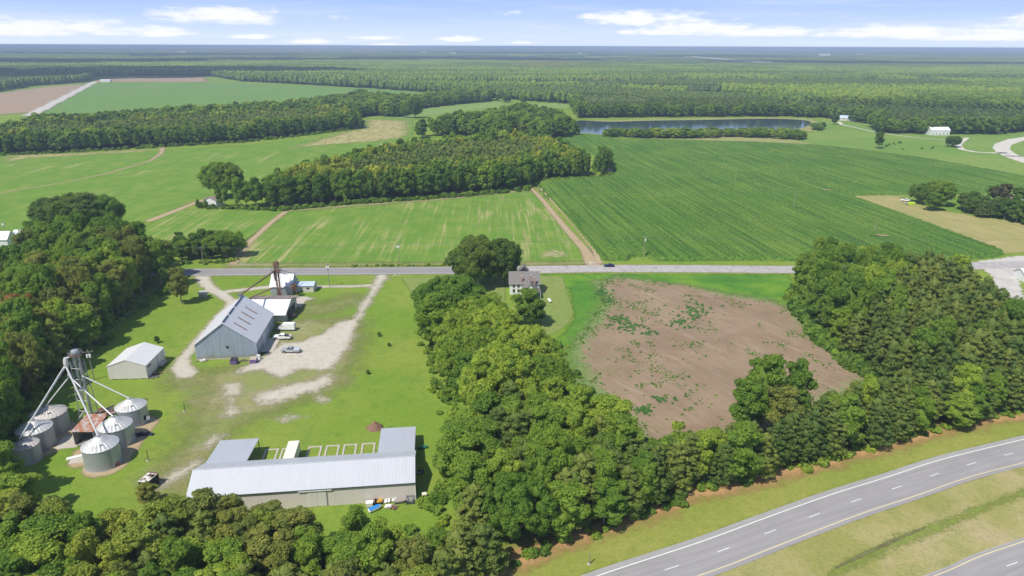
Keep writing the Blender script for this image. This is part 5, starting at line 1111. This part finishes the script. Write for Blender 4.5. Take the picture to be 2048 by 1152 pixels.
for i,(px,py,h_) in enumerate([(397,416,5.2),(403,416,3.6),(413,418,5.6)]): x,y=G(px,py); make_tree('pine_tree',x,y,h_,1.5,'dark',['little dark conifer, leftmost by small field shed','smallest dark conifer by small field shed','little dark conifer right in front of the field shed'][i])
for i,(px,py,h_,r_) in enumerate([(314,686,2.4,.9),(759,673,1.6,.7),(778,693,1.3,.6),(736,748,1.3,.6)]): x,y=G(px,py); make_tree('broadleaf_tree',x,y,h_,r_,'dark',['sapling on the lawn above pale shed','sapling on lawn right of the gravel drive, upper','small sapling on lawn just below the upper one','tiny sapling on the lawn right of gravel yard'][i],name='sapling')
special(6,1000,885,80,'mid','round leafy tree overlapping the small old far-left bin',idx=3); special(36,1040,950,84,'light','low bright tree just below the small old far-left bin',idx=1); special(297,1012,968,44,'olive','small leafy bush tree hiding the front of derelict camper',idx=2)
TONE['rust']=(.30,.15,.06); special(52,720,590,74,'rust','reddish-brown withered tree at the left picture edge in the left wood',idx=2)
# ---- woods
def pts_in(poly,sp,jit=.34):
    q=np.array([(p[0],p[1]) for p in poly]); lo=q.min(0); hi=q.max(0); out=[]
    xs=np.arange(lo[0],hi[0],sp); ys=np.arange(lo[1],hi[1],sp*.87); X,Y=np.meshgrid(xs,ys); X=X+(np.arange(len(ys))%2)[:,None]*sp/2
    P=np.stack([X.ravel(),Y.ravel()],1)+rng.uniform(-jit,jit,(X.size,2))*sp; sd=sdist(P,q); k=sd>0; return P[k],sd[k]
def vnoise(x,y,s,seed=0):
    """smooth value noise in world metres"""
    x=np.asarray(x,float)/s+seed*17.3; y=np.asarray(y,float)/s+seed*9.1; i=np.floor(x); j=np.floor(y); fx=x-i; fy=y-j; fx=fx*fx*(3-2*fx); fy=fy*fy*(3-2*fy)
    h=lambda a,b: np.modf(np.abs(np.sin(a*127.1+b*311.7+seed*7.7)*43758.5453))[0]
    return (h(i,j)*(1-fx)+h(i+1,j)*fx)*(1-fy)+(h(i,j+1)*(1-fx)+h(i+1,j+1)*fx)*fy
C=[]   # candidates: x,y,kind,h,r,tone,wood
def wood(key,poly,sp,H,Rr,ppine,tones,label,ptones=('pine','pinelt'),edge_pine=None,seed=0,hvar=.16,maxtake=True):
    P,sd=pts_in(PP(poly),sp); 
    for (x,y),s in zip(P,sd):
        if any((x-a)**2+(y-b)**2<(rr*.8)**2 for a,b,rr in TAKEN): continue
        pp=ppine(x,y,s) if callable(ppine) else ppine; ispine=rng.random()<pp
        if key in ('F6','F7'): ispine=s>26; 
        nz=float(vnoise(x,y,14,seed)); tn=('dark','mid') if key in('F6','F7') and s<10 else ('light','mid','gold','light') if key in('F6','F7') and s<26 and not ispine else (ptones if ispine else tones); tk=tn[min(len(tn)-1,int((nz*.75+rng.random()*.25)*len(tn)))]
        h=H*(1+rng.normal()*hvar*(.6 if not ispine else .28))*(1.0 if not ispine else .92); h*=.82+.18*min(1,s/6)
        C.append([x,y,'pine_tree' if ispine else 'broadleaf_tree',h,(Rr*(.72+.72*rng.random()**1.5)) if not ispine else Rr*((.72+.3*rng.random()) if key not in('F6','F7') else (.95+.25*rng.random())),tk,label])
wood('F1',[(348,578),(296,597),(222,650),(194,684),(135,742),(92,772),(60,800),(28,845),(6,900),(-10,960),(-60,1000),(-400,1000),(-700,700),(-400,500,20),(0,503,17),(40,466,17),(140,455,15),(250,452,15),(335,478,17),(352,520,20)],7.0,20.5,4.9,.04,('dark','mid','mid','olive','light','mid','gold'),'{t} tree in the dense wood along the left edge')
wood('F1s',[(357,524),(440,523),(470,518),(478,494),(470,490),(360,496)],4.6,9,2.7,.1,('mid','dark','olive'),'{t} roadside tree between the left wood and the soybean field')
wood('F2',[(-60,970,13),(40,960,13),(110,978,13),(180,1012,13),(225,1000,13),(300,1000,13),(350,980,13),(400,984,13),(440,966,13),(500,976,13),(550,984,13),(590,1032,13),(630,1030,13),(690,990,13),(745,1008,13),(800,1036,13),(850,1035,13),(890,1010,13),(1000,1142),(960,1240),(850,1420),(0,1420),(-500,1420)],5.6,14,3.9,.24,('mid','light','olive','gold','mid','light'),'{t} tree in the front row along the bottom of photo',ptones=('pinelt','pine'))
wood('F3',[(885,700),(908,780),(932,850),(948,890),(925,935),(915,985),(915,1060),(1000,1135),(1090,1092),(1200,1052),(1240,905),(1185,878),(1112,818),(1068,765),(1045,710),(1020,680),(960,670),(915,665)],6.6,16.5,4.6,lambda x,y,s:.05 if y>150 else .45,('light','mid','light','mid'),'{t} tree in the centre grove between lawn and bare field')
wood('F4',[(1080,1100),(1200,1055),(1280,1030),(1400,985),(1500,960),(1640,925),(1760,890),(1840,870),(1960,840),(2048,825),(2400,760),(2400,690,11),(2048,705,11),(1900,740,11),(1800,745,11),(1690,768,11),(1600,815,11),(1470,850,11),(1400,862,11),(1340,880,11),(1270,885,11),(1225,860)],4.2,14.2,3.6,.72,('light','mid','mid'),'{t} tree in the belt along the highway verge',ptones=('pinelt','pine','pinelt'))
wood('F5',[(1592,588),(1612,625),(1645,672),(1695,712),(1748,748),(1790,800),(1850,840),(1960,815),(2100,785),(2500,740),(2600,620),(2100,600,17),(2048,592,17),(2000,566,17),(1960,532,17),(1900,512,17),(1800,494,17),(1700,488,17),(1622,484,17),(1588,510,17)],6.0,19.5,4.4,lambda x,y,s:.04 if PROJ(x,y,10)[0]<1745+60*math.sin(y*.06) else .93,('dark','mid','mid','light','mid'),'{t} tree in the right-hand wood beside the bare field')
wood('F6',[(428,414),(470,419),(560,419),(600,414),(700,406),(860,396),(1000,384),(1054,377),(1078,363),(1205,355),(1222,346),(1204,324),(1190,325,12),(1120,285,14),(1085,270,18),(1030,264,18),(900,272,18),(835,278,18),(735,290,18),(655,310,18),(570,335,18),(500,360,16)],6.2,18.5,4.0,lambda x,y,s:.45 if s<16 else .78,('dark','mid','dark','gold'),'{t} tree in the middle wood behind the soybean field')
wood('F6b',[(832,273),(920,272),(1010,284),(1095,284),(1128,277),(1150,266),(1153,245,18),(1130,226,18),(1045,205,18),(985,220,18),(880,232,18),(832,244,18)],9,20,6,.1,('mid','dark','mid','light'),'{t} tree in the wood left of the pond')
wood('F7',[(-300,318),(0,309),(100,306),(200,301),(330,293),(480,284),(600,271),(716,257),(721,233,16),(716,218,16),(640,214,16),(520,220,16),(350,229,16),(200,239,16),(60,238,16),(0,249,16),(-300,270,16)],7,17,4.2,lambda x,y,s:.15 if s<14 else .85,('dark','mid','dark','gold'),'{t} tree in the long wood behind the left field')
wood('F8',[(60,230,16),(200,225,16),(350,214,16),(560,203,16),(650,191,16),(720,184,16),(830,189,16),(950,176,16),(1050,190,16),(1036,208),(990,202),(900,211),(830,219),(800,236),(736,233),(700,214,16),(520,217,16),(350,226,16),(200,236,16),(60,236,16)],9,17,5.5,.05,('mid','dark','light','mid'),'{t} tree in the far tree belt')
wood('pond',[(1208,277),(1300,277),(1330,277),(1440,277),(1440,274),(1500,275),(1600,280),(1622,280),(1600,272),(1500,270),(1400,271),(1300,270.5),(1212,271)],7,8.5,4.6,0,('dark','mid','light'),'{t} bushy tree along the near bank of the pond')
wood('pond2',[(1622,262),(1645,262),(1640,254),(1622,256)],7,7,4.0,0,('mid','light'),'{t} bushy tree at the right end of the pond')
wood('H1',[(1904,424),(1960,435),(2048,449),(2200,480),(2200,455),(2048,435),(1960,424),(1908,415)],6,12,3.6,.5,('dark','oak'),'{t} tree in the hedge before the ranch house',ptones=('pine','dark'))
fields=[(940,112.5,300,4),(1095,112.5,360,5),(1230,111.5,160,2.5),(1420,111,60,2),(520,115,210,4),(305,131.5,190,3.4),(1500,136,50,4),(1580,137.5,110,4),(1655,136,150,4),(1760,157,70,4),(1180,104,300,2),(640,105,220,2),(300,111,110,3),(1830,117,120,3),(1420,135,90,4),(60,120,160,2.5),(720,109,100,3),(1900,108,160,2),(1600,111,150,2.5),(1010,106,180,1.5),(830,119,60,2),(420,126,70,2.5)]
# far forest, one tree each out to about 2.6 km
far_near=[(-900,225),(-300,205),(0,184),(60,173),(180,164),(188,153),(300,151.5),(420,152.5),(480,163),(560,167),(640,171.5),(740,177),(840,184),(930,190),(1000,197),(1062,203),(1140,208),(1152,237),(1300,235),(1560,233.5),(1640,236),(1690,240),(1735,249),(1752,267),(1850,269),(1900,269),(1965,271),(2048,265),(2500,240)]
nf=PP(far_near); FARP=nf+[(2300,2600),(-2300,2600)] 
q=np.array(FARP); 
def in_view(x,y,m=60):
    a=PROJ(x,y,0); b=PROJ(x,y,20); return -m<a[0]<2048+m or -m<b[0]<2048+m
P,sd=pts_in(FARP,9.5); FAR=[]
clear=[(G(900,137),300,60),(G(150,136),700,70),(G(1700,150),400,50),(G(1180,158),200,60)]
for (x,y),s in zip(P,sd):
    if abs(x)>y*.80+120: continue
    ap=PROJ(x,y,14)
    if any(abs(ap[0]-fx)<fw/2 and abs(ap[1]-fy)<fh_/2 for fx,fy,fw,fh_ in fields): continue
    st=float(vnoise(x*.6,y,260,3)); st2=float(vnoise(x*.5,y*1.2,120,5))
    pine_=st>.56; 
    tn='pine' if pine_ else ('light' if st2>.55 else 'mid')
    if s<14: pine_=False; tn='mid' if rng.random()<.6 else 'dark'
    st3=float(vnoise(x*.7,y,170,21))
    if y>1150 and s>30 and st3>.86: continue
    yg=.55 if (pine_ and float(vnoise(x,y,300,33))>.5) else 1.0
    FAR.append((x,y,pine_,17*(.8+.4*rng.random()) if not pine_ else 15.5*yg*(.93+.14*rng.random()),5.6*(.8+.4*rng.random()) if not pine_ else 4.4,tn))
# ---- choose the 300 largest of each kind as objects of their own, the rest as one mass
TW={'dark':'dark green','mid':'mid-green','olive':'olive green','light':'light green','gold':'yellow-green','pine':'dull green','pinelt':'soft green','oak':'dark','brown':'brownish'}
inst=[]; cand={'broadleaf_tree':[],'pine_tree':[]}
for c in C:
    x,y,kd,h,r_,tn,lab=c; a=PROJ(x,y,h*.8)
    if a[2]<30: continue
    inframe=-40<a[0]<2088 and a[1]<1152+60 and PROJ(x,y,h)[1]<1150
    if not (-260<a[0]<2308): continue
    (cand[kd] if inframe else inst).append((h*r_/a[2]**2,c))
LIM={'broadleaf_tree':262,'pine_tree':290}
LMK=[('small old far-left bin','F1',(62,928)),('weathered bin with ladder','F1',(81,904)),('flat-roofed rusty bin','F1',(109,872)),('elevator tower','F1',(171,838)),('transformer pole','F1',(188,760)),('pale shed','F1',(240,740)),('lawn sapling','F1',(314,686)),('block hut','F1',(407,594)),('leaning pole','F1',(361,573)),('left cottage','F1',(8,500)),('left garage','F1',(38,484)),('tallest oak clump','F1',(160,465)),('left picture edge','F1',(0,640)),('left picture edge halfway down','F1',(0,760)),
('derelict camper','F2',(299,985)),('long building left corner','F2',(374,1020)),('sliding door','F2',(620,1012)),('blue-covered boat','F2',(765,1015)),('cream tote','F2',(849,994)),('bottom left corner','F2',(0,1152)),('small old bin','F2',(62,928)),
('farmhouse','F3',(1050,600)),('soil heap','F3',(750,856)),('green canoe','F3',(845,897)),('building right end','F3',(833,1000)),('highway verge post','F3',(1179,1128)),('propane tank','F3',(1099,604)),('narrow bright tree','F3',(1215,905)),
('verge post','F4',(1179,1128)),('tall irregular tree','F4',(1540,862)),('bare soil tip','F4',(1745,748)),('right picture edge','F4',(2048,825)),('highway left bend','F4',(1280,1031)),('verge midpoint','F4',(1640,926)),
('road','F5',(1590,540)),('pale stone','F5',(1615,610)),('bare soil tip','F5',(1745,748)),('field shade bend','F5',(1650,690)),('side road','F5',(2010,560)),('right picture edge','F5',(2048,700)),('corn pole','F5',(1748,470))]
LMW={}
for nm,k,p in LMK: LMW.setdefault(k,[]).append((nm,G(*p)))
WK={'left edge':'F1','roadside':'F1','bottom':'F2','centre grove':'F3','highway':'F4','right-hand':'F5'}
ORD=['','second ','third ','fourth ','fifth ','sixth ','seventh ','eighth ','ninth ','tenth ','eleventh ','twelfth ','thirteenth ','fourteenth ','fifteenth ','sixteenth ','seventeenth ','eighteenth ','nineteenth ','twentieth ']
def ordw(i): return ORD[i] if i<20 else '%dth '%(i+1) if (i+1)%10 not in (1,2,3) or (i+1)%100 in (11,12,13) else '%d%s '%(i+1,{1:'st',2:'nd',3:'rd'}[(i+1)%10])
buck={}
for kd,l in cand.items():
    l.sort(key=lambda q:-q[0])
    for _,c in l[:LIM[kd]]:
        lab=c[6]; wk=next((v for k,v in WK.items() if k in lab),None)
        if wk: nm,g=min(LMW[wk],key=lambda q:math.dist(q[1],c[:2])); dd=math.dist(g,c[:2])
        else: nm='left end of its wood'; dd=c[0]
        buck.setdefault((lab,nm,kd),[]).append((dd,c))
    inst+=l[LIM[kd]:]
for (lab,nm,kd),l in buck.items():
    l.sort(key=lambda q:q[0]); grp=lab.replace('{t} ','').replace('tree in','trees in')
    place=next(v for k,v in (('left edge','left wood'),('roadside','roadside copse'),('bottom','bottom front row'),('centre grove','centre grove'),('highway','highway belt'),('right-hand','right wood'),('middle wood','middle wood'),('left of the pond','wood before the pond'),('long wood','long wood'),('far tree','far belt'),('near bank','pond bank'),('right end of the pond','pond end'),('ranch','ranch hedge')) if k in lab)
    for i,(_,c) in enumerate(l):
        x,y,_,h,r_,tn,_l=c; word='pine' if kd=='pine_tree' else 'broadleaf'
        make_tree(kd,x,y,h,r_,tn,'%s tree, %snearest %s to the %s, %s'%(TW[tn],ordw(i),'pine' if kd=='pine_tree' else 'broadleaf',nm,place),group=grp)
def scatter(name,rows,meshes,label=None):
    """rows: x,y,z,rotz,sx,sz,mesh index,tone ; one stuff object that instances the given meshes"""
    me=bpy.data.meshes.new(name); n=len(rows); me.vertices.add(n); A=np.array([r[:7] for r in rows],np.float32); me.vertices.foreach_set('co',A[:,:3].ravel())
    def at(nm,ty,arr,key='value'):
        a=me.attributes.new(nm,ty,'POINT'); a.data.foreach_set(key,np.asarray(arr).ravel())
    rot=np.zeros((n,3),np.float32); rot[:,2]=A[:,3]; at('rot','FLOAT_VECTOR',rot,'vector'); at('scl','FLOAT_VECTOR',np.stack([A[:,4],A[:,4],A[:,5]],1),'vector'); at('idx','INT',A[:,6].astype(np.int32))
    tone=np.array([(*r[7],1) for r in rows],np.float32); at('tone','FLOAT_COLOR',tone,'color'); at('hast','FLOAT',np.ones(n,np.float32))
    o=bpy.data.objects.new(name,me); COL.objects.link(o); o['kind']='stuff'
    if label: o['label']=label
    ng=bpy.data.node_groups.new(name+'_nodes','GeometryNodeTree'); ng.interface.new_socket('Geometry',in_out='INPUT',socket_type='NodeSocketGeometry'); ng.interface.new_socket('Geometry',in_out='OUTPUT',socket_type='NodeSocketGeometry')
    N=ng.nodes; L=ng.links; gi=N.new('NodeGroupInput'); go=N.new('NodeGroupOutput'); ip=N.new('GeometryNodeInstanceOnPoints'); jn=N.new('GeometryNodeJoinGeometry')
    for mm in meshes[::-1]:
        src=bpy.data.objects.new(name+'_source',mm); oi=N.new('GeometryNodeObjectInfo'); oi.inputs['Object'].default_value=src; oi.inputs['As Instance'].default_value=True; L.new(oi.outputs['Geometry'],jn.inputs[0])
    L.new(jn.outputs[0],ip.inputs['Instance']); ip.inputs['Pick Instance'].default_value=True
    def na(nm,ty):
        a=N.new('GeometryNodeInputNamedAttribute'); a.data_type=ty; a.inputs['Name'].default_value=nm; return [q for q in a.outputs if q.enabled and q.name=='Attribute'][0]
    L.new(gi.outputs[0],ip.inputs['Points']); L.new(na('idx','INT'),ip.inputs['Instance Index'])
    L.new(na('rot','FLOAT_VECTOR'),ip.inputs['Rotation']); L.new(na('scl','FLOAT_VECTOR'),ip.inputs['Scale']); L.new(ip.outputs[0],go.inputs[0])
    md=o.modifiers.new('scatter','NODES'); md.node_group=ng; return o
rows_b={0:[],1:[]}; rows_p={0:[],1:[]}
for _,c in inst:
    x,y,kd,h,r_,tn,lab=c; d=PROJ(x,y,8)[2]; ln=0 if d<430 else 1; cr_,tk_,H0,R0=tm[kd]; B_=rows_p if kd=='pine_tree' else rows_b; n=(NPN if ln==0 else 3) if kd=='pine_tree' else (NB if ln==0 else 4)
    B_[ln].append((x,y,0,random.uniform(0,6.28),r_/R0,h/H0,random.randrange(n),TONE[tn]))
allr=[]; meshes=BLc+BM+PL+PM; 
for r_ in rows_b[0]: allr.append(r_)
for r_ in rows_b[1]: allr.append((*r_[:6],r_[6]+NB,r_[7]))
for r_ in rows_p[0]: allr.append((*r_[:6],r_[6]+NB+4,r_[7]))
for r_ in rows_p[1]: allr.append((*r_[:6],r_[6]+NB+4+NPN,r_[7]))
scatter('forest',allr,meshes,'the rest of the nearer woods as one leafy mass')
tr_rows=[(*r_[:6],r_[6],(.2,.2,.2)) for r_ in rows_b[0]]+[(*r_[:6],r_[6]+NB,(.2,.2,.2)) for r_ in rows_p[0]]
scatter('forest_trunks',tr_rows,BLt+PLt)
fr_=[]
for x,y,pn,h,r_,tn in FAR:
    d=y; near_=y<1150
    if pn: fr_.append((x,y,0,random.uniform(0,6.28),r_/3.1,h/15.,(4+4+random.randrange(3)) if near_ else 4+4+3+random.randrange(3),TONE[tn]))
    else: fr_.append((x,y,0,random.uniform(0,6.28),r_/4.8,h/18.,random.randrange(4) if near_ else 4+random.randrange(4),TONE[tn]))
scatter('far_forest',fr_,BM+BF+PM+PF,'vast far forest beyond the fields')
# ---- canopy tiles from 2.5 km to the horizon
def tile(seed,size,n,hr,pine_=False):
    global rng; rng=np.random.default_rng(500+seed); V=[];F=[];T=[];k=0; st=size/n
    for i in range(n):
        for j in range(n):
            x=(i+.5+rng.uniform(-.35,.35))*st-size/2; y=(j+.5+rng.uniform(-.35,.35))*st-size/2; r_=st*(.55+.25*rng.random()); h=hr*(.8+.35*rng.random())
            P,f=blob((x,y,h*.58),(r_,r_,h*.44),7,5,.2); V.append(P);F.append(f+k);T.append(np.full(len(P),.25+.5*rng.random()));k+=len(P)
    me=fast_mesh('canopy',np.concatenate(V),np.concatenate(F),{'tint':np.concatenate(T)}); me.materials.append(M_leaf); return me
T1=[tile(0,120,12,17),tile(1,120,12,17),tile(2,120,15,15.5)]
rng=np.random.default_rng(21); tl_=[]
def tone_far(x,y,sd_):
    a=float(vnoise(x*.45,y,700,7)); b=float(vnoise(x*.5,y,260,9)); v=a*.6+b*.4
    return 'pine' if v>.60 else 'dark' if v>.54 else 'light' if v<.36 else 'mid' if v<.46 else 'olive' 
y=2560.
while y<26000:
    sc_=1.0 if y<6000 else 3.0 if y<12000 else 5.0; st=100*sc_; x=-y*.80-st
    while x<y*.80+st:
        jx,jy=x+rng.uniform(-28,28)*sc_,y+rng.uniform(-28,28)*sc_; a=PROJ(jx,jy,16)
        if not any(abs(a[0]-fx)<fw/2 and abs(a[1]-fy)<fh_/2+.3 for fx,fy,fw,fh_ in fields):
            if float(vnoise(jx*.5,jy,420*sc_**.5,41))>.87: x+=st; continue
            tn=tone_far(jx,jy,0); tl_.append((jx,jy,0,random.uniform(0,6.28),sc_*1.12,1.0+.12*(sc_>1)*rng.random(),2 if tn=='pine' else random.randrange(2),TONE[tn]))
        x+=st
    y+=st
scatter('horizon_forest',tl_,T1,'endless forest canopy reaching the horizon')
# ---- shrubs at the wood edges, weeds on the bare field
def bush(seed,r=1.0,n=14,cardn=30,sz=.2):
    global rng; rng=np.random.default_rng(900+seed); puffs=[]
    for i in range(n):
        d=unit(); d[2]=abs(d[2]); puffs.append((d*r*np.array([.8,.8,.7])*(.4+.6*rng.random())+np.array([0,0,.1*r]),r*.42,.85))
    return crown('bush',puffs,cardn,sz,[((0,0,.2*r),(r*.7,r*.7,r*.6))])
BU=[bush(0),bush(1),bush(2)]; WD=[bush(5,.5,7,16,.16),bush(6,.5,6,14,.16)]
rng=np.random.default_rng(31); bs=[]
def edge(pts,wd,step,h,tones,z0=0):
    P=PP(pts)
    for a,b in zip(P,P[1:]):
        L=math.dist(a,b); n=max(1,int(L/step))
        for i in range(n):
            u=(i+rng.random())/n; x=a[0]+(b[0]-a[0])*u+rng.normal()*wd; y=a[1]+(b[1]-a[1])*u+rng.normal()*wd; s=h*(.55+.8*rng.random()); bs.append((x,y,0,random.uniform(0,6.28),s*.9,s,random.randrange(3),TONE[random.choice(tones)]))
edge([(350,580),(296,600),(222,653),(194,686),(135,744),(92,774),(58,803),(24,850),(4,905)],1.6,1.3,1.7,('mid','dark','light'))
edge([(850,660),(862,695),(882,775),(905,850),(918,885),(895,930),(882,990),(880,1050)],1.2,1.4,1.5,('mid','light'))
edge([(1090,680),(1125,750),(1175,805),(1240,872),(1290,905),(1340,890),(1400,878),(1480,865)],2.2,.9,1.5,('mid','light','mid'))
edge([(1592,590),(1612,628),(1645,676),(1695,716),(1748,752),(1790,770)],1.4,.9,3.4,('mid','dark'))
edge([(1000,1140),(1090,1094),(1200,1052),(1280,1027),(1400,982),(1500,957),(1640,922),(1760,887),(1840,868),(1960,838),(2048,823),(2200,790)],1.0,1.5,1.3,('mid','light','dark'))
edge([(428,417),(560,421),(700,408),(860,398),(1000,386),(1054,379),(1078,365),(1205,357),(1224,348)],1,2.0,2.2,('dark','mid'))
edge([(0,311),(200,302),(480,285),(600,272),(716,258)],1.5,3,2.4,('dark','mid'))
edge([(700,533),(760,532),(900,531.5)],.5,1.3,.75,('mid','light')); edge([(352,527),(430,526),(468,522)],1.5,1.5,1.3,('light','mid'))
edge([(1254,516),(1296,516)],1.0,1.6,.6,('light',)); edge([(1690,301),(1600,290)],2,9,1.2,('dark',)); edge([(1630,386),(1668,387)],1.2,1.6,1.5,('mid','dark')); edge([(1470,366),(1476,366)],1,1,1.6,('dark',)); edge([(1583,420),(1592,421)],1,1,1.6,('dark',)); edge([(1735,478),(1750,478)],1,1.2,1.5,('dark',))
edge([(1760,293),(1790,288),(1800,285)],2,6,1.5,('brown','dark')); edge([(1820,300),(1850,296),(1870,290)],4,9,1.4,('mid','olive'))
edge([(870,1012),(850,1030),(830,1045)],2,1.6,1.6,('mid','light'))
scatter('undergrowth',bs,BU)
wd_=[]; q=np.array(till_poly); Pw,sw=pts_in(till_poly,1.0,.5)
for (x,y),s in zip(Pw,sw):
    v=float(vnoise(x,y,9,11))*.5+float(vnoise(x,y,3,12))*.5; a=PROJ(x,y,0); left=max(0,min(1,(1520-a[0])/330)); low=max(0,min(1,(a[1]-700)/150))*.5
    e_=max(0,1-s/9)
    if v+.12*left+.16*e_+.06*low+rng.normal()*.09>.76: 
        sz=.28+.55*rng.random()**2; wd_.append((x,y,0,random.uniform(0,6.28),sz*1.2,sz*.8,random.randrange(2),(.13,.25,.06) if rng.random()<.5 else (.17,.30,.065)))
for cx_,cy_,rr,nn in ((1390,622,38,90),(1365,645,26,50),(1235,640,22,60),(1260,655,26,50),(1300,665,18,30),(1290,820,16,40),(1215,600,14,30),(1205,585,18,40),(1330,800,20,20)):
    for i in range(nn):
        px,py=cx_+rng.normal()*rr*.5,cy_+rng.normal()*rr*.22; x,y=G(px,py); sz=.4+.75*rng.random(); wd_.append((x,y,0,random.uniform(0,6.28),sz*1.2,sz*.7,random.randrange(2),(.11,.25,.075)))
scatter('weeds',wd_,WD)
# ================================================================== clouds overhead, above the picture, shading the far woods
m,t=new_mat('cloud_white'); finish(m,t,(.9,.9,.9),1,0); CM=m
V=[];F=[];k=0
def cloud(px,py,W_,D_,alt=1000.):
    global k
    X,Y=G(px,py); sh=alt/math.tan(SUN_EL); X-=sh*math.cos(SH_AZ); Y-=sh*math.sin(SH_AZ); n=int(W_*D_/9000)+6
    for i in range(n):
        a=rng.uniform(0,6.28); q=math.sqrt(rng.random()); x=X+q*math.cos(a)*W_/2; y=Y+q*math.sin(a)*D_/2; r_=rng.uniform(70,150)*(1.1-.5*q)
        P,f=blob((x,y,alt+r_*.25),(r_*1.25,r_,r_*.55),14,9,.10); P[:,2]=np.maximum(P[:,2],alt-12); V.append(P);F.append(f+k);k+=len(P)
for px,py,W_,D_ in ((140,150,1500,380),(-120,158,900,500),(440,146,800,260),(600,150,300,160),(60,128,1700,900),(560,124,1500,500),(900,121,1400,800),(1080,125,900,500),(1560,129,700,400),(1750,131,900,450),(1960,133,900,400),(1350,116,2000,900),(330,112,2600,900),(1000,108,3000,1200),(1800,111,2600,1000),(-100,108,2500,1200)): cloud(px,py,W_,D_)
me=fast_mesh('clouds',np.concatenate(V),np.concatenate(F),smooth=True); me.materials.append(CM); co=bpy.data.objects.new('clouds',me); COL.objects.link(co); co['kind']='stuff'
# ================================================================== haze
m=bpy.data.materials.new('haze_air'); m.use_nodes=True; m.node_tree.nodes.clear(); t=NT(m.node_tree)
pv=t.node('ShaderNodeVolumePrincipled'); pv.inputs['Color'].default_value=(.60,.74,.96,1); pv.inputs['Density'].default_value=HAZE_D; pv.inputs['Anisotropy'].default_value=0.0
ow=t.node('ShaderNodeOutputMaterial'); t.l.new(pv.outputs[0],ow.inputs['Volume'])
hb=MB().box(-B-500,B+500,-900,B+500,-1.5,93.4); hb.build('haze',m,kind='stuff')
